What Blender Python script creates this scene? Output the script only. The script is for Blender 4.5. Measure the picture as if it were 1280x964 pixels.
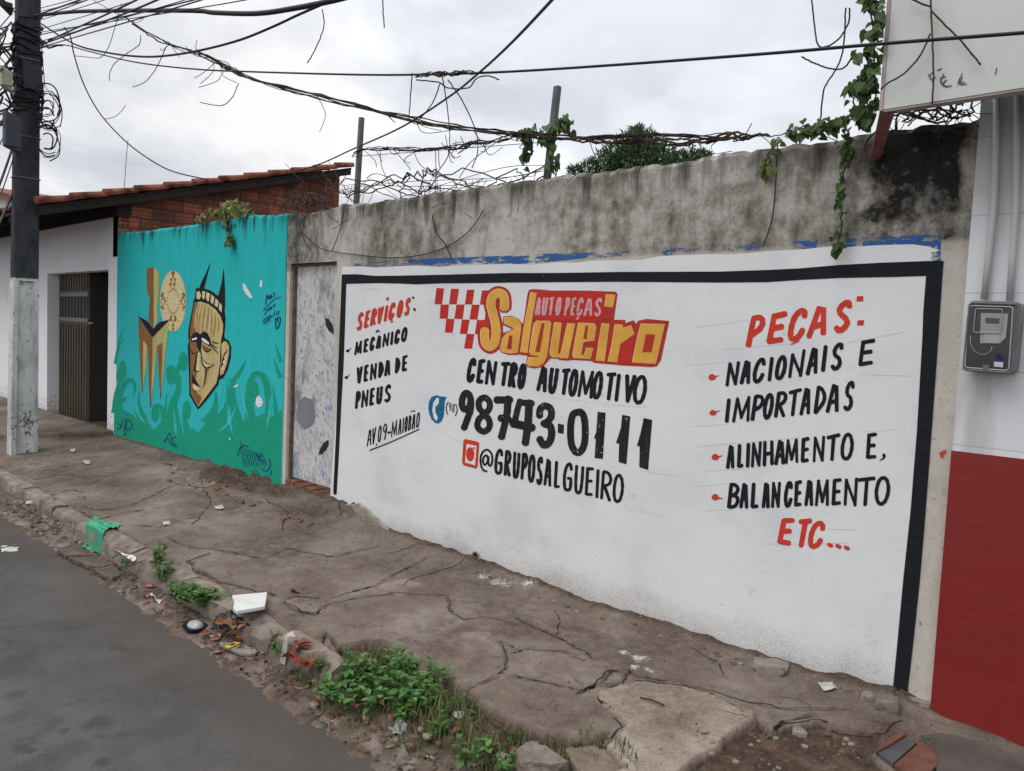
import bpy, bmesh, math, random
import numpy as np
from math import sin, cos, radians, pi
from mathutils import Vector, Matrix
random.seed(7); rng = np.random.default_rng(7)
for o in list(bpy.data.objects): bpy.data.objects.remove(o, do_unlink=True)
SC = bpy.context.scene; COL = SC.collection
# ---------------------------------------------------------------- camera
F = 960.0; ZC = 1.5; YC = 3.458903
YAW, PITCH, ROLL = radians(42.61408), radians(3.8), radians(2.5)
fw = Vector((-sin(YAW)*cos(PITCH), cos(YAW)*cos(PITCH), -sin(PITCH)))
r0 = Vector((cos(YAW), sin(YAW), 0)); u0 = r0.cross(fw)
rt = r0*cos(ROLL) + u0*sin(ROLL); up = u0*cos(ROLL) - r0*sin(ROLL)
cd = bpy.data.cameras.new('camera'); cam = bpy.data.objects.new('camera', cd); COL.objects.link(cam)
cam.matrix_world = Matrix(((rt.x, up.x, -fw.x, 0), (rt.y, up.y, -fw.y, -YC), (rt.z, up.z, -fw.z, ZC), (0, 0, 0, 1)))
cd.sensor_fit = 'HORIZONTAL'; cd.sensor_width = 36; cd.lens = 36*F/1280; cd.clip_end = 2000; cd.clip_start = 0.05
SC.camera = cam
def ray(x, y): return fw + rt*((x-640)/F) - up*((y-482)/F)
def wp(x, y, Y=0.0):                      # a point of the vertical plane at depth Y
    d = ray(x, y); t = (Y+YC)/d.y; return Vector((d.x*t, Y, ZC+d.z*t))
def gp(x, y, z=-0.02):                    # a point of the horizontal plane at height z
    d = ray(x, y); t = (z-ZC)/d.z; return Vector((d.x*t, -YC+d.y*t, z))
def xp(x, y, X):                          # a point of the plane across the street at X
    d = ray(x, y); t = X/d.x; return Vector((X, -YC+d.y*t, ZC+d.z*t))
# ---------------------------------------------------------------- light
SUN_EL, SUN_AZ = radians(58), radians(200)
W = bpy.data.worlds.new('World'); SC.world = W; W.use_nodes = True
# ---------------------------------------------------------------- node helpers
def new_mat(name, rough=0.85, spec=0.3):
    m = bpy.data.materials.new(name); m.use_nodes = True
    b = m.node_tree.nodes['Principled BSDF']; b.inputs['Roughness'].default_value = rough
    b.inputs['Specular IOR Level'].default_value = spec
    return m, m.node_tree, b
def nd(nt, typ, ins=None, **props):
    n = nt.nodes.new(typ)
    for k, v in props.items(): setattr(n, k, v)
    for k, v in (ins or {}).items():
        s = n.inputs[k]
        if isinstance(v, bpy.types.NodeSocket): nt.links.new(v, s)
        else: s.default_value = v
    return n
def c4(c): return (c[0], c[1], c[2], 1.0) if len(c) == 3 else c
def pos(nt): return nd(nt, 'ShaderNodeNewGeometry').outputs['Position']
def objco(nt): return nd(nt, 'ShaderNodeTexCoord').outputs['Object']
def sep(nt, v):
    n = nd(nt, 'ShaderNodeSeparateXYZ', {0: v}); return n.outputs[0], n.outputs[1], n.outputs[2]
def mapv(nt, v, scale=(1, 1, 1), loc=(0, 0, 0), rot=(0, 0, 0)):
    return nd(nt, 'ShaderNodeMapping', {'Vector': v, 'Scale': scale, 'Location': loc, 'Rotation': rot}).outputs[0]
def noise(nt, v, scale, detail=4, rough=0.55, dist=0.0):
    return nd(nt, 'ShaderNodeTexNoise', {'Vector': v, 'Scale': scale, 'Detail': detail, 'Roughness': rough, 'Distortion': dist}).outputs[0]
def ramp(nt, f, stops, interp='LINEAR'):
    n = nd(nt, 'ShaderNodeValToRGB', {0: f}); cr = n.color_ramp; cr.interpolation = interp
    while len(cr.elements) < len(stops): cr.elements.new(0.5)
    for e, (p, c) in zip(cr.elements, stops):
        e.position = p; e.color = c4(c) if not isinstance(c, (int, float)) else (c, c, c, 1)
    return n.outputs[0]
def step(nt, f, a, b):                     # smooth 0..1 between a and b
    return nd(nt, 'ShaderNodeMapRange', {'Value': f, 'From Min': a, 'From Max': b, 'To Min': 0.0, 'To Max': 1.0}).outputs[0]
def mx(nt, f, a, b, mode='MIX'):
    n = nt.nodes.new('ShaderNodeMix'); n.data_type = 'RGBA'; n.blend_type = mode
    for i, v in ((0, f), (6, a), (7, b)):
        s = n.inputs[i]
        if isinstance(v, bpy.types.NodeSocket): nt.links.new(v, s)
        else: s.default_value = v if i == 0 else c4(v)
    return n.outputs[2]
def ma(nt, op, a, b=0.0):
    n = nd(nt, 'ShaderNodeMath', {0: a, 1: b}, operation=op); return n.outputs[0]
def bump(nt, b, h, strength=0.4, dist=0.01):
    n = nd(nt, 'ShaderNodeBump', {'Height': h, 'Strength': strength, 'Distance': dist}); nt.links.new(n.outputs[0], b.inputs['Normal'])
def setc(nt, b, c):
    if isinstance(c, bpy.types.NodeSocket): nt.links.new(c, b.inputs['Base Color'])
    else: b.inputs['Base Color'].default_value = c4(c)
# ---- sky: Nishita behind a broken grey overcast
nt = W.node_tree; bg = nt.nodes['Background']
sky = nd(nt, 'ShaderNodeTexSky', sky_type='NISHITA', sun_disc=False, sun_elevation=SUN_EL, sun_rotation=SUN_AZ)
dv = nd(nt, 'ShaderNodeTexCoord').outputs['Generated']
_, _, dz = sep(nt, dv)
den = ma(nt, 'ADD', ma(nt, 'MAXIMUM', dz, 0.0), 0.22)
pv = nd(nt, 'ShaderNodeVectorMath', {0: dv, 1: nd(nt, 'ShaderNodeCombineXYZ', {0: den, 1: den, 2: den}).outputs[0]}, operation='DIVIDE').outputs[0]
n1 = noise(nt, mapv(nt, pv, (1, 1, .0), (3.1, 1.7, 0)), 1.15, 7, .5, .25)
n2 = noise(nt, mapv(nt, pv, (1, 1, .0), (8.1, 4.7, 0)), 3.2, 6, .55, .3)
cl = ma(nt, 'ADD', ma(nt, 'MULTIPLY', n1, .75), ma(nt, 'MULTIPLY', n2, .25))
cc = ramp(nt, cl, [(.38, (.58, .605, .665)), (.46, (.69, .71, .76)), (.53, (.82, .835, .87)), (.60, (.99, 1.0, 1.0))])
el = ma(nt, 'ADD', 10.4, ma(nt, 'MULTIPLY', step(nt, dz, .30, 1.0), 11.5))
lb = ray(820, 60).normalized(); dt = nd(nt, 'ShaderNodeVectorMath', {0: dv, 1: tuple(lb)}, operation='DOT_PRODUCT').outputs['Value']
lobe = step(nt, ma(nt, 'ADD', dt, ma(nt, 'MULTIPLY', ma(nt, 'SUBTRACT', n2, .5), .10)), .925, 1.0)
el = ma(nt, 'MULTIPLY', el, ma(nt, 'ADD', .97, ma(nt, 'MULTIPLY', lobe, .30)))   # a thinner, brighter patch of cloud
cloud = nd(nt, 'ShaderNodeVectorMath', {0: cc, 'Scale': el}, operation='SCALE').outputs[0]
nt.links.new(mx(nt, .97, sky.outputs[0], cloud), bg.inputs[0]); bg.inputs[1].default_value = 0.1
sl = bpy.data.lights.new('sun', 'SUN'); sl.energy = 1.15; sl.angle = radians(40); sl.color = (1, .97, .93)
so = bpy.data.objects.new('sun', sl); COL.objects.link(so)
sd = Vector((sin(SUN_AZ)*cos(SUN_EL), cos(SUN_AZ)*cos(SUN_EL), sin(SUN_EL)))   # towards the sun, over the street behind the viewer
so.rotation_euler = sd.to_track_quat('Z', 'Y').to_euler()
SC.view_settings.view_transform = 'Standard'; SC.view_settings.look = 'None'
SC.view_settings.exposure = 0.0; SC.view_settings.gamma = 1.0; SC.view_settings.use_curve_mapping = False
SC.render.engine = 'CYCLES'
# ---------------------------------------------------------------- object helpers
LOC = {}
def link(name, me, mat, parent=None, smooth=False):
    if mat:
        for m_ in (mat if isinstance(mat, (list, tuple)) else [mat]): me.materials.append(m_)
    if smooth: me.polygons.foreach_set('use_smooth', [True]*len(me.polygons))
    o = bpy.data.objects.new(name, me); COL.objects.link(o); o.parent = parent; return o
def tag(o, label=None, cat=None, group=None, kind=None):
    for k, v in (('label', label), ('category', cat), ('group', group), ('kind', kind)):
        if v: o[k] = v
    return o
def empty(name, loc, label, cat, group=None):
    o = bpy.data.objects.new(name, None); o.empty_display_size = .1; COL.objects.link(o); o.location = loc
    LOC[o.name] = Vector(loc); return tag(o, label, cat, group)
class MB:                                  # collects world-space geometry and links it as ONE object
    def __init__(s): s.v = []; s.f = []; s.m = []
    def add(s, vs, fs, mi=0):
        k = len(s.v); s.v += [tuple(v) for v in vs]; s.f += [tuple(i+k for i in f) for f in fs]; s.m += [mi]*len(fs); return s
    def box(s, a, b, mi=0):
        x0, y0, z0 = a; x1, y1, z1 = b
        return s.add([(x0,y0,z0),(x1,y0,z0),(x1,y1,z0),(x0,y1,z0),(x0,y0,z1),(x1,y0,z1),(x1,y1,z1),(x0,y1,z1)],
                     [(0,3,2,1),(4,5,6,7),(0,1,5,4),(1,2,6,5),(2,3,7,6),(3,0,4,7)], mi)
    def prism(s, poly, ext, mi=0):         # polygon of Vectors pushed by ext
        n = len(poly); e = Vector(ext); vs = list(poly)+[p+e for p in poly]
        nrm = sum(((poly[i]-poly[0]).cross(poly[(i+1) % n]-poly[0]) for i in range(1, n)), Vector())
        fs = [tuple(range(n)), tuple(range(2*n-1, n-1, -1))]+[((i+1) % n, i, i+n, (i+1) % n+n) for i in range(n)]
        if nrm.dot(e) > 0: fs = [tuple(reversed(f)) for f in fs]
        return s.add(vs, fs, mi)
    def tube(s, pts, r, seg=6, mi=0, cap=True):
        pts = [Vector(p) for p in pts]; n = len(pts); rs = r if isinstance(r, (list, tuple)) else [r]*n
        k = len(s.v); ref = None
        for i, p in enumerate(pts):
            t = (pts[min(i+1, n-1)]-pts[max(i-1, 0)])
            t = t.normalized() if t.length > 1e-9 else Vector((0, 0, 1))
            if ref is None: ref = t.orthogonal().normalized()
            a = (ref-t*ref.dot(t)); a = a.normalized() if a.length > 1e-6 else t.orthogonal().normalized(); ref = a
            b = t.cross(a)
            for j in range(seg):
                q = 2*pi*j/seg; s.v.append(tuple(p+(a*cos(q)+b*sin(q))*rs[i]))
        for i in range(n-1):
            for j in range(seg):
                j2 = (j+1) % seg; s.f.append((k+i*seg+j, k+i*seg+j2, k+(i+1)*seg+j2, k+(i+1)*seg+j)); s.m.append(mi)
        if cap:
            s.f.append(tuple(k+j for j in reversed(range(seg)))); s.f.append(tuple(k+(n-1)*seg+j for j in range(seg))); s.m += [mi, mi]
        return s
    def build(s, name, mat, parent=None, smooth=False, tri=False, bevel=0):
        if parent is not None: off = LOC[parent.name]
        else:
            a = np.array(s.v); off = Vector((float(a[:,0].mean()), float(a[:,1].mean()), float(a[:,2].min())))
        me = bpy.data.meshes.new(name); me.from_pydata([Vector(v)-off for v in s.v], [], s.f)
        if isinstance(mat, (list, tuple)): pass
        o = link(name, me, mat, parent, smooth)
        if isinstance(mat, (list, tuple)): me.polygons.foreach_set('material_index', s.m)
        if tri or bevel:
            bm = bmesh.new(); bm.from_mesh(me)
            if bevel:
                bmesh.ops.remove_doubles(bm, verts=bm.verts, dist=1e-5)
                es = [e for e in bm.edges if len(e.link_faces) == 2 and e.calc_face_angle(0) > .5]
                bmesh.ops.bevel(bm, geom=es, offset=bevel, segments=2, affect='EDGES', profile=.6)
            if tri: bmesh.ops.triangulate(bm, faces=[f for f in bm.faces if len(f.verts) > 4])
            bm.to_mesh(me); bm.free()
        me.update()
        if parent is None: o.location = off
        LOC[o.name] = off
        return o
def cat_rom(pts, n=6, closed=False):
    pts = [Vector(p) for p in pts]; N = len(pts); out = []
    if N < 3: return pts
    rngi = range(N) if closed else range(N-1)
    for i in rngi:
        g = (lambda j: pts[j % N]) if closed else (lambda j: pts[min(max(j, 0), N-1)])
        p0, p1, p2, p3 = g(i-1), g(i), g(i+1), g(i+2)
        for k in range(n):
            t = k/n; out.append(.5*((2*p1)+(p2-p0)*t+(2*p0-5*p1+4*p2-p3)*t*t+(3*p1-p0-3*p2+p3)*t**3))
    out.append(pts[0].copy() if closed else pts[-1].copy()); return out
# ---------------------------------------------------------------- paint on the walls: flat films of paint, layer by layer
class Paint:
    def __init__(s, Y=0.0, eps=.002): s.mb = MB(); s.Y = Y; s.e = eps; s.k = 0
    def poly(s, pts, e=None):
        s.k = (s.k+1) % 6; Y = s.Y-((s.e if e is None else e)+s.k*.00009)
        vs = [wp(p[0], p[1], Y) for p in pts]
        s.mb.add(vs, [tuple(range(len(vs)))]); return s
    def ell(s, cx, cy, rx, ry, n=28, tilt=0.0):
        return s.poly([(cx+rx*cos(a)-tilt*ry*sin(a)*.0, cy+ry*sin(a)) for a in [2*pi*i/n for i in range(n)]])
    def stroke(s, pts, w, smooth=True, closed=False, jit=.05, taper=None, cap=True):
        P = [Vector((p[0], p[1])) for p in pts]
        if smooth and len(P) > 2: P = cat_rom(P, 5, closed)
        n = len(P); s.k = (s.k+1) % 6; Y = s.Y-s.e-s.k*.00009; L = []; R = []
        ph = random.random()*9
        for i, p in enumerate(P):
            a = P[max(i-1, 0)]; b = P[min(i+1, n-1)]
            if closed and i in (0, n-1): a, b = P[-2], P[1]
            t = (b-a); t = t.normalized() if t.length > 1e-9 else Vector((1, 0)); q = Vector((-t.y, t.x))
            f = i/(n-1)
            ww = (taper[0]*(1-f)+taper[1]*f if taper and len(taper) == 2 else w)
            if taper and len(taper) > 2:
                u = f*(len(taper)-1); k = min(int(u), len(taper)-2); ww = taper[k]*(1-(u-k))+taper[k+1]*(u-k)
            ww *= 1+jit*sin(ph+i*1.7)
            L.append(p+q*ww*.5); R.append(p-q*ww*.5)
        if cap and not closed and not taper:
            t0 = (P[0]-P[1]).normalized()*w*.28; t1 = (P[-1]-P[-2]).normalized()*w*.28
            c0 = (L[0]*.7+R[0]*.3+t0, L[0]*.3+R[0]*.7+t0); c1 = (L[-1]*.7+R[-1]*.3+t1, L[-1]*.3+R[-1]*.7+t1)
            L = [c0[0]]+L+[c1[0]]; R = [c0[1]]+R+[c1[1]]
        m = len(L); vs = [wp(p.x, p.y, Y-.000012*i) for i, p in enumerate(L)]+[wp(p.x, p.y, Y-.000012*i) for i, p in enumerate(R)]
        s.mb.add(vs, [(i, i+1, m+i+1, m+i) for i in range(m-1)]); return s
    def build(s, name, mat, parent, label=None):
        o = s.mb.build(name, mat, parent, tri=True)
        if label: o['label'] = label
        return o
OV = [(.55,1),(.22,.86),(.03,.5),(.12,.14),(.45,0),(.8,.14),(.97,.52),(.85,.88)]
FONT = {
 'A': [('L',(0,0),(.42,1)),('L',(.36,.97),(.72,.95),(1,0)),('L',(.16,.34),(.9,.38))],
 'B': [('L',(0,0),(.2,1)),('C',(.12,1),(.7,.95),(.98,.8),(.75,.6),(.2,.52)),('C',(.2,.54),(.8,.48),(1,.28),(.7,.07),(0,.02))],
 'C': [('C',(.97,.76),(.88,.95),(.58,1),(.22,.8),(.03,.42),(.12,.1),(.42,0),(.76,.1),(1,.32))],
 'D': [('L',(.06,0),(.12,1)),('C',(.1,1),(.62,.88),(1,.6),(.85,.32),(.06,0))],
 'E': [('L',(.14,1),(.08,0)),('L',(.1,.96),(1,1)),('L',(.1,.51),(.9,.54)),('L',(.08,.03),(1,.05))],
 'G': [('C',(.95,.8),(.82,.97),(.52,1),(.16,.76),(.03,.4),(.14,.08),(.5,0),(.88,.1),(.97,.42)),('L',(.5,.45),(1,.47))],
 'H': [('L',(.06,0),(0,1)),('L',(1,0),(.9,1)),('L',(.02,.46),(.98,.5))],
 'I': [('L',(.5,0),(.5,1))],
 'L': [('L',(.14,1),(.06,.03)),('L',(.04,.03),(1,.06))],
 'M': [('L',(0,0),(.12,1)),('L',(.1,.98),(.52,.14)),('L',(.5,.12),(.92,1)),('L',(.9,.98),(1,0))],
 'N': [('L',(0,0),(.06,1)),('L',(.04,.98),(.94,.02)),('L',(.92,0),(1,1))],
 'O': [('O',)+tuple(OV)],
 'P': [('L',(0,0),(.14,1)),('C',(.1,1),(.7,.98),(1,.8),(.8,.57),(.1,.4))],
 'R': [('L',(0,0),(.12,1)),('C',(.1,1),(.7,.98),(1,.8),(.8,.58),(.12,.46)),('L',(.3,.5),(1,0))],
 'S': [('C',(.95,.82),(.78,1),(.36,.95),(.1,.75),(.3,.56),(.7,.44),(.95,.22),(.7,.03),(.3,0),(.02,.13))],
 'T': [('L',(0,.95),(1,1)),('L',(.52,.97),(.44,0))],
 'U': [('C',(.06,1),(.02,.45),(.14,.08),(.46,0),(.8,.1),(.94,.45),(1,1))],
 'V': [('L',(0,1),(.45,0)),('L',(.45,0),(1,1))],
 '0': [('O',)+tuple(OV)],
 '9': [('C',(.92,.72),(.62,.5),(.2,.55),(.05,.78),(.4,1),(.85,.92),(.95,.65),(.6,0))],
 '8': [('C',(.5,.52),(.14,.76),(.5,1),(.86,.76),(.5,.52),(.05,.25),(.5,0),(.95,.25),(.5,.52))],
}
def plerp(line, x):
    if x <= line[0][0]: a, b = line[0], line[1]
    elif x >= line[-1][0]: a, b = line[-2], line[-1]
    else:
        for a, b in zip(line, line[1:]):
            if a[0] <= x <= b[0]: break
    return a[1]+(b[1]-a[1])*(x-a[0])/(b[0]-a[0])
def text(P, letters, top, bot, w, slant=.06):
    for ch, xl, xr in letters:
        h = plerp(bot, (xl+xr)/2)-plerp(top, (xl+xr)/2)
        sl_ = slant*h
        W0 = w; ww = w*(.74 if w < 3 else .86 if w < 4.6 else .96)*(.80 if ch in 'MN' else 1); mn = (xr-xl)*.5
        a, b = xl+ww*.48+abs(sl_)*.22, xr-ww*.48-abs(sl_)*.22
        if b-a < mn and ch not in 'I': c_ = (a+b)/2; a, b = c_-mn/2, c_+mn/2
        for st in FONT[ch]:
            pts = []
            for (u, v) in st[1:]:
                if ch == 'T' and st[1][1] > .9 and st[2][1] > .99: u = u*1.24-.12
                u += random.uniform(-.025, .025); v += random.uniform(-.012, .012)
                x0 = a+u*(b-a); yb = plerp(bot, x0)-ww*.45; yt = plerp(top, x0)+ww*.45
                pts.append((x0+sl_*(v-.5), yb+(yt-yb)*v))
            P.stroke(pts, ww, smooth=st[0] != 'L', closed=st[0] == 'O', jit=.07)
# ---------------------------------------------------------------- value noise for the ground
def vnoise(x, y, seed=0):
    xi = np.floor(x).astype(np.int64); yi = np.floor(y).astype(np.int64); fx = x-xi; fy = y-yi
    def h(a, b):
        n = (a*374761393+b*668265263+seed*1442695041) & 0xffffffff
        n = ((n ^ (n >> 13))*1274126177) & 0xffffffff
        return ((n ^ (n >> 16)) & 0xffff)/65535.0
    sx = fx*fx*(3-2*fx); sy = fy*fy*(3-2*fy)
    a = h(xi, yi); b = h(xi+1, yi); c = h(xi, yi+1); d = h(xi+1, yi+1)
    return (a*(1-sx)+b*sx)*(1-sy)+(c*(1-sx)+d*sx)*sy
def fbm(x, y, oct=4, seed=0):
    t = 0; a = .5
    for i in range(oct): t = t+a*(vnoise(x, y, seed+i)-.5); x = x*2.03; y = y*2.03; a *= .5
    return t
def pdist(X, Y, line):
    d = np.full(X.shape, 1e9)
    for (ax, ay), (bx, by) in zip(line, line[1:]):
        vx, vy = bx-ax, by-ay; L = vx*vx+vy*vy+1e-12
        t = np.clip(((X-ax)*vx+(Y-ay)*vy)/L, 0, 1)
        d = np.minimum(d, np.hypot(X-ax-t*vx, Y-ay-t*vy))
    return d
def inside(X, Y, poly):
    r = np.zeros(X.shape, bool); n = len(poly)
    for i in range(n):
        ax, ay = poly[i]; bx, by = poly[(i+1) % n]
        c = ((ay > Y) != (by > Y)) & (X < (bx-ax)*(Y-ay)/(by-ay+1e-12)+ax); r ^= c
    return r
def gl(px, z=-.02): return [tuple(gp(x, y, z)[:2]) for x, y in px]
# ================================================================ materials
def flat_mat(name, col, rough=.8, spec=.3, var=.0, vscale=6.0, metal=0.0, bmp=0.0):
    m, nt, b = new_mat(name, rough, spec); b.inputs['Metallic'].default_value = metal
    if var:
        f = noise(nt, objco(nt), vscale, 6, .6)
        lo = tuple(c*(1-var) for c in col); hi = tuple(min(1, c*(1+var)) for c in col)
        setc(nt, b, ramp(nt, f, [(.3, lo), (.7, hi)]))
        if bmp: bump(nt, b, f, bmp, .01)
    else: setc(nt, b, col)
    return m
def paint_mat(name, col, under=(.70, .71, .71), wear=.66, streak=(5, 5, 40), var=.18):
    # brushed paint: uneven cover, a few chips that show the coat below
    m, nt, b = new_mat(name, .75, .14); p = pos(nt)
    f = noise(nt, mapv(nt, p, streak), 1.0, 6, .6); g = noise(nt, p, 38, 5, .7); h = noise(nt, p, 2.2, 4)
    c = ramp(nt, f, [(.3, tuple(x*(1-var) for x in col)), (.7, tuple(min(1, x*(1+var)) for x in col))])
    chip = step(nt, ma(nt, 'ADD', g, ma(nt, 'MULTIPLY', h, .35)), wear+.24, wear+.27)
    setc(nt, b, mx(nt, chip, c, under)); bump(nt, b, g, .15, .004); return m
def m_concrete():
    m, nt, b = new_mat('old_plaster', .92, .2); p = pos(nt); x, y, z = sep(nt, p)
    big = noise(nt, mapv(nt, p, (1, 1, .5)), 1.7, 5, .6); fine = noise(nt, p, 11, 9, .72); drip = noise(nt, mapv(nt, p, (7, 7, .7)), 1.3, 7, .62)
    v = ma(nt, 'ADD', ma(nt, 'MULTIPLY', big, .45), ma(nt, 'ADD', ma(nt, 'MULTIPLY', fine, .35), ma(nt, 'MULTIPLY', drip, .2)))
    c = ramp(nt, v, [(.40, (.085, .074, .060)), (.46, (.24, .22, .19)), (.51, (.40, .375, .34)), (.58, (.54, .52, .48))])
    sp = noise(nt, mapv(nt, p, (1.3, 1, .8)), 34, 8, .78)
    c = mx(nt, ma(nt, 'MULTIPLY', step(nt, sp, .55, .66), .7), c, (.065, .054, .042))
    tf = ma(nt, 'ADD', step(nt, z, 2.05, 2.50), ma(nt, 'MULTIPLY', ma(nt, 'SUBTRACT', drip, .5), 3.0))
    c = mx(nt, ma(nt, 'MULTIPLY', step(nt, tf, .50, 1.0), .9), c, (.045, .038, .03))
    # black water stain below the corner of the signboard
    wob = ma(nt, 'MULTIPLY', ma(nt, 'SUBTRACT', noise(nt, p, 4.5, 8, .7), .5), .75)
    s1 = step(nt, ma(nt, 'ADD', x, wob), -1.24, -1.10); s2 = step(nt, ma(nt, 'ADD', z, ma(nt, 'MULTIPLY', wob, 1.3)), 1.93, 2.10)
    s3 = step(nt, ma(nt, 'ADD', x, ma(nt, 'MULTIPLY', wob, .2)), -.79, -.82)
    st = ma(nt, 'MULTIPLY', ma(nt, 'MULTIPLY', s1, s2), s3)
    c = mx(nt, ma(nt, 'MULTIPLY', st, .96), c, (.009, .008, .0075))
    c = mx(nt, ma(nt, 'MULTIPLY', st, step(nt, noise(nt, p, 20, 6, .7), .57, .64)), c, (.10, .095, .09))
    # cream lower coat that shows beside the painted panel
    lo = step(nt, ma(nt, 'ADD', z, ma(nt, 'MULTIPLY', ma(nt, 'SUBTRACT', fine, .5), .10)), 1.96, 1.93)
    cr = ramp(nt, v, [(.38, (.34, .30, .25)), (.47, (.52, .48, .42)), (.6, (.60, .57, .51))])
    cr = mx(nt, step(nt, sp, .58, .64), cr, (.22, .19, .16))
    c = mx(nt, lo, c, cr)
    setc(nt, b, c); bump(nt, b, ma(nt, 'ADD', v, ma(nt, 'MULTIPLY', sp, .5)), .5, .018); return m
def m_white():
    m, nt, b = new_mat('whitewash', .75, .25); p = pos(nt); x, y, z = sep(nt, p)
    f = noise(nt, mapv(nt, p, (1, 1, 1.5)), 1.5, 6, .62); s = noise(nt, mapv(nt, p, (3, 3, 40)), 1.0, 7, .6); g = noise(nt, p, 34, 6, .75)
    c = ramp(nt, f, [(.33, (.64, .655, .67)), (.5, (.735, .745, .75)), (.66, (.77, .775, .77))])
    c = mx(nt, ma(nt, 'MULTIPLY', step(nt, s, .60, .66), .10), c, (.42, .42, .42))
    sm = ma(nt, 'MULTIPLY', step(nt, noise(nt, p, 5.5, 8, .75), .57, .68), step(nt, g, .48, .6))
    c = mx(nt, ma(nt, 'MULTIPLY', sm, .5), c, (.40, .40, .42))
    bk = ma(nt, 'ADD', g, ma(nt, 'MULTIPLY', f, .3))
    c = mx(nt, step(nt, bk, .845, .865), c, (.16, .15, .15))
    # splashed earth along the foot of the wall
    k = ma(nt, 'ADD', noise(nt, p, 130, 4, .8), ma(nt, 'MULTIPLY', step(nt, ma(nt, 'ADD', z, ma(nt, 'MULTIPLY', f, .45)), .56, .14), .20))
    c = mx(nt, ma(nt, 'MULTIPLY', step(nt, k, .64, .74), .75), c, (.25, .205, .165))
    k2 = step(nt, ma(nt, 'ADD', z, ma(nt, 'MULTIPLY', ma(nt, 'ADD', g, f), .20)), .40, .13)
    c = mx(nt, ma(nt, 'MULTIPLY', k2, .66), c, (.33, .28, .235))
    setc(nt, b, c); bump(nt, b, ma(nt, 'ADD', g, ma(nt, 'MULTIPLY', s, .3)), .22, .004); return m
def m_teal():
    m, nt, b = new_mat('teal_wall_paint', .75, .15); p = pos(nt); x, y, z = sep(nt, p)
    f = noise(nt, p, 2.0, 6, .6); g = noise(nt, p, 30, 7, .7); drip = noise(nt, mapv(nt, p, (9, 9, .9)), 1.0, 7, .65)
    up_ = mx(nt, step(nt, z, .7, 2.4), (.026, .50, .51), (.018, .47, .47))
    c = mx(nt, ma(nt, 'MULTIPLY', f, .35), up_, (.022, .42, .47)); c = mx(nt, ma(nt, 'MULTIPLY', step(nt, noise(nt, mapv(nt, p, (5, 5, 1.2)), 1.6, 8, .68), .50, .66), .30), c, (.014, .30, .31)); c = mx(nt, ma(nt, 'MULTIPLY', step(nt, noise(nt, p, 12, 8, .75), .60, .68), .35), c, (.09, .50, .50))
    tf = ma(nt, 'ADD', step(nt, z, 1.95, 2.52), ma(nt, 'MULTIPLY', ma(nt, 'SUBTRACT', drip, .5), 2.6))
    c = mx(nt, ma(nt, 'MULTIPLY', step(nt, tf, .62, .95), .7), c, (.012, .19, .20))
    c = mx(nt, step(nt, ma(nt, 'ADD', g, ma(nt, 'MULTIPLY', f, .3)), .86, .88), c, (.5, .52, .5))
    c = mx(nt, ma(nt, 'MULTIPLY', step(nt, tf, .88, 1.05), .85), c, (.03, .05, .045))
    setc(nt, b, c); bump(nt, b, g, .3, .008); return m
def m_ground():
    m, nt, b = new_mat('trodden_concrete', .93, .2); p = pos(nt)
    zc = nd(nt, 'ShaderNodeVertexColor', layer_name='zone'); zr, zg, zb = sep(nt, zc.outputs[0])
    f = noise(nt, p, 1.6, 7, .6); g = noise(nt, p, 14, 8, .7); h = noise(nt, p, 70, 5, .75)
    v = ma(nt, 'ADD', ma(nt, 'MULTIPLY', f, .50), ma(nt, 'ADD', ma(nt, 'MULTIPLY', g, .24), ma(nt, 'MULTIPLY', h, .26)))
    c = ramp(nt, v, [(.38, (.070, .051, .040)), (.45, (.132, .101, .081)), (.52, (.185, .148, .121)), (.60, (.265, .222, .19))])
    soil = ramp(nt, ma(nt, 'ADD', ma(nt, 'MULTIPLY', g, .6), ma(nt, 'MULTIPLY', h, .4)), [(.36, (.024, .016, .011)), (.5, (.066, .043, .030)), (.62, (.135, .095, .070))])
    pale = ramp(nt, v, [(.40, (.14, .105, .083)), (.48, (.25, .195, .155)), (.56, (.36, .30, .25))])
    c = mx(nt, ma(nt, 'MULTIPLY', step(nt, h, .60, .66), .5), c, (.06, .047, .037))
    c = mx(nt, zg, c, pale); c = mx(nt, zr, c, soil)
    c = mx(nt, step(nt, ma(nt, 'ADD', zb, ma(nt, 'MULTIPLY', noise(nt, p, 42, 8, .85), 1.0)), 1.0, 1.08), c, (.55, .52, .48))
    setc(nt, b, c); bump(nt, b, ma(nt, 'ADD', g, ma(nt, 'MULTIPLY', h, 1.2)), .55, .009); return m
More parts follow.
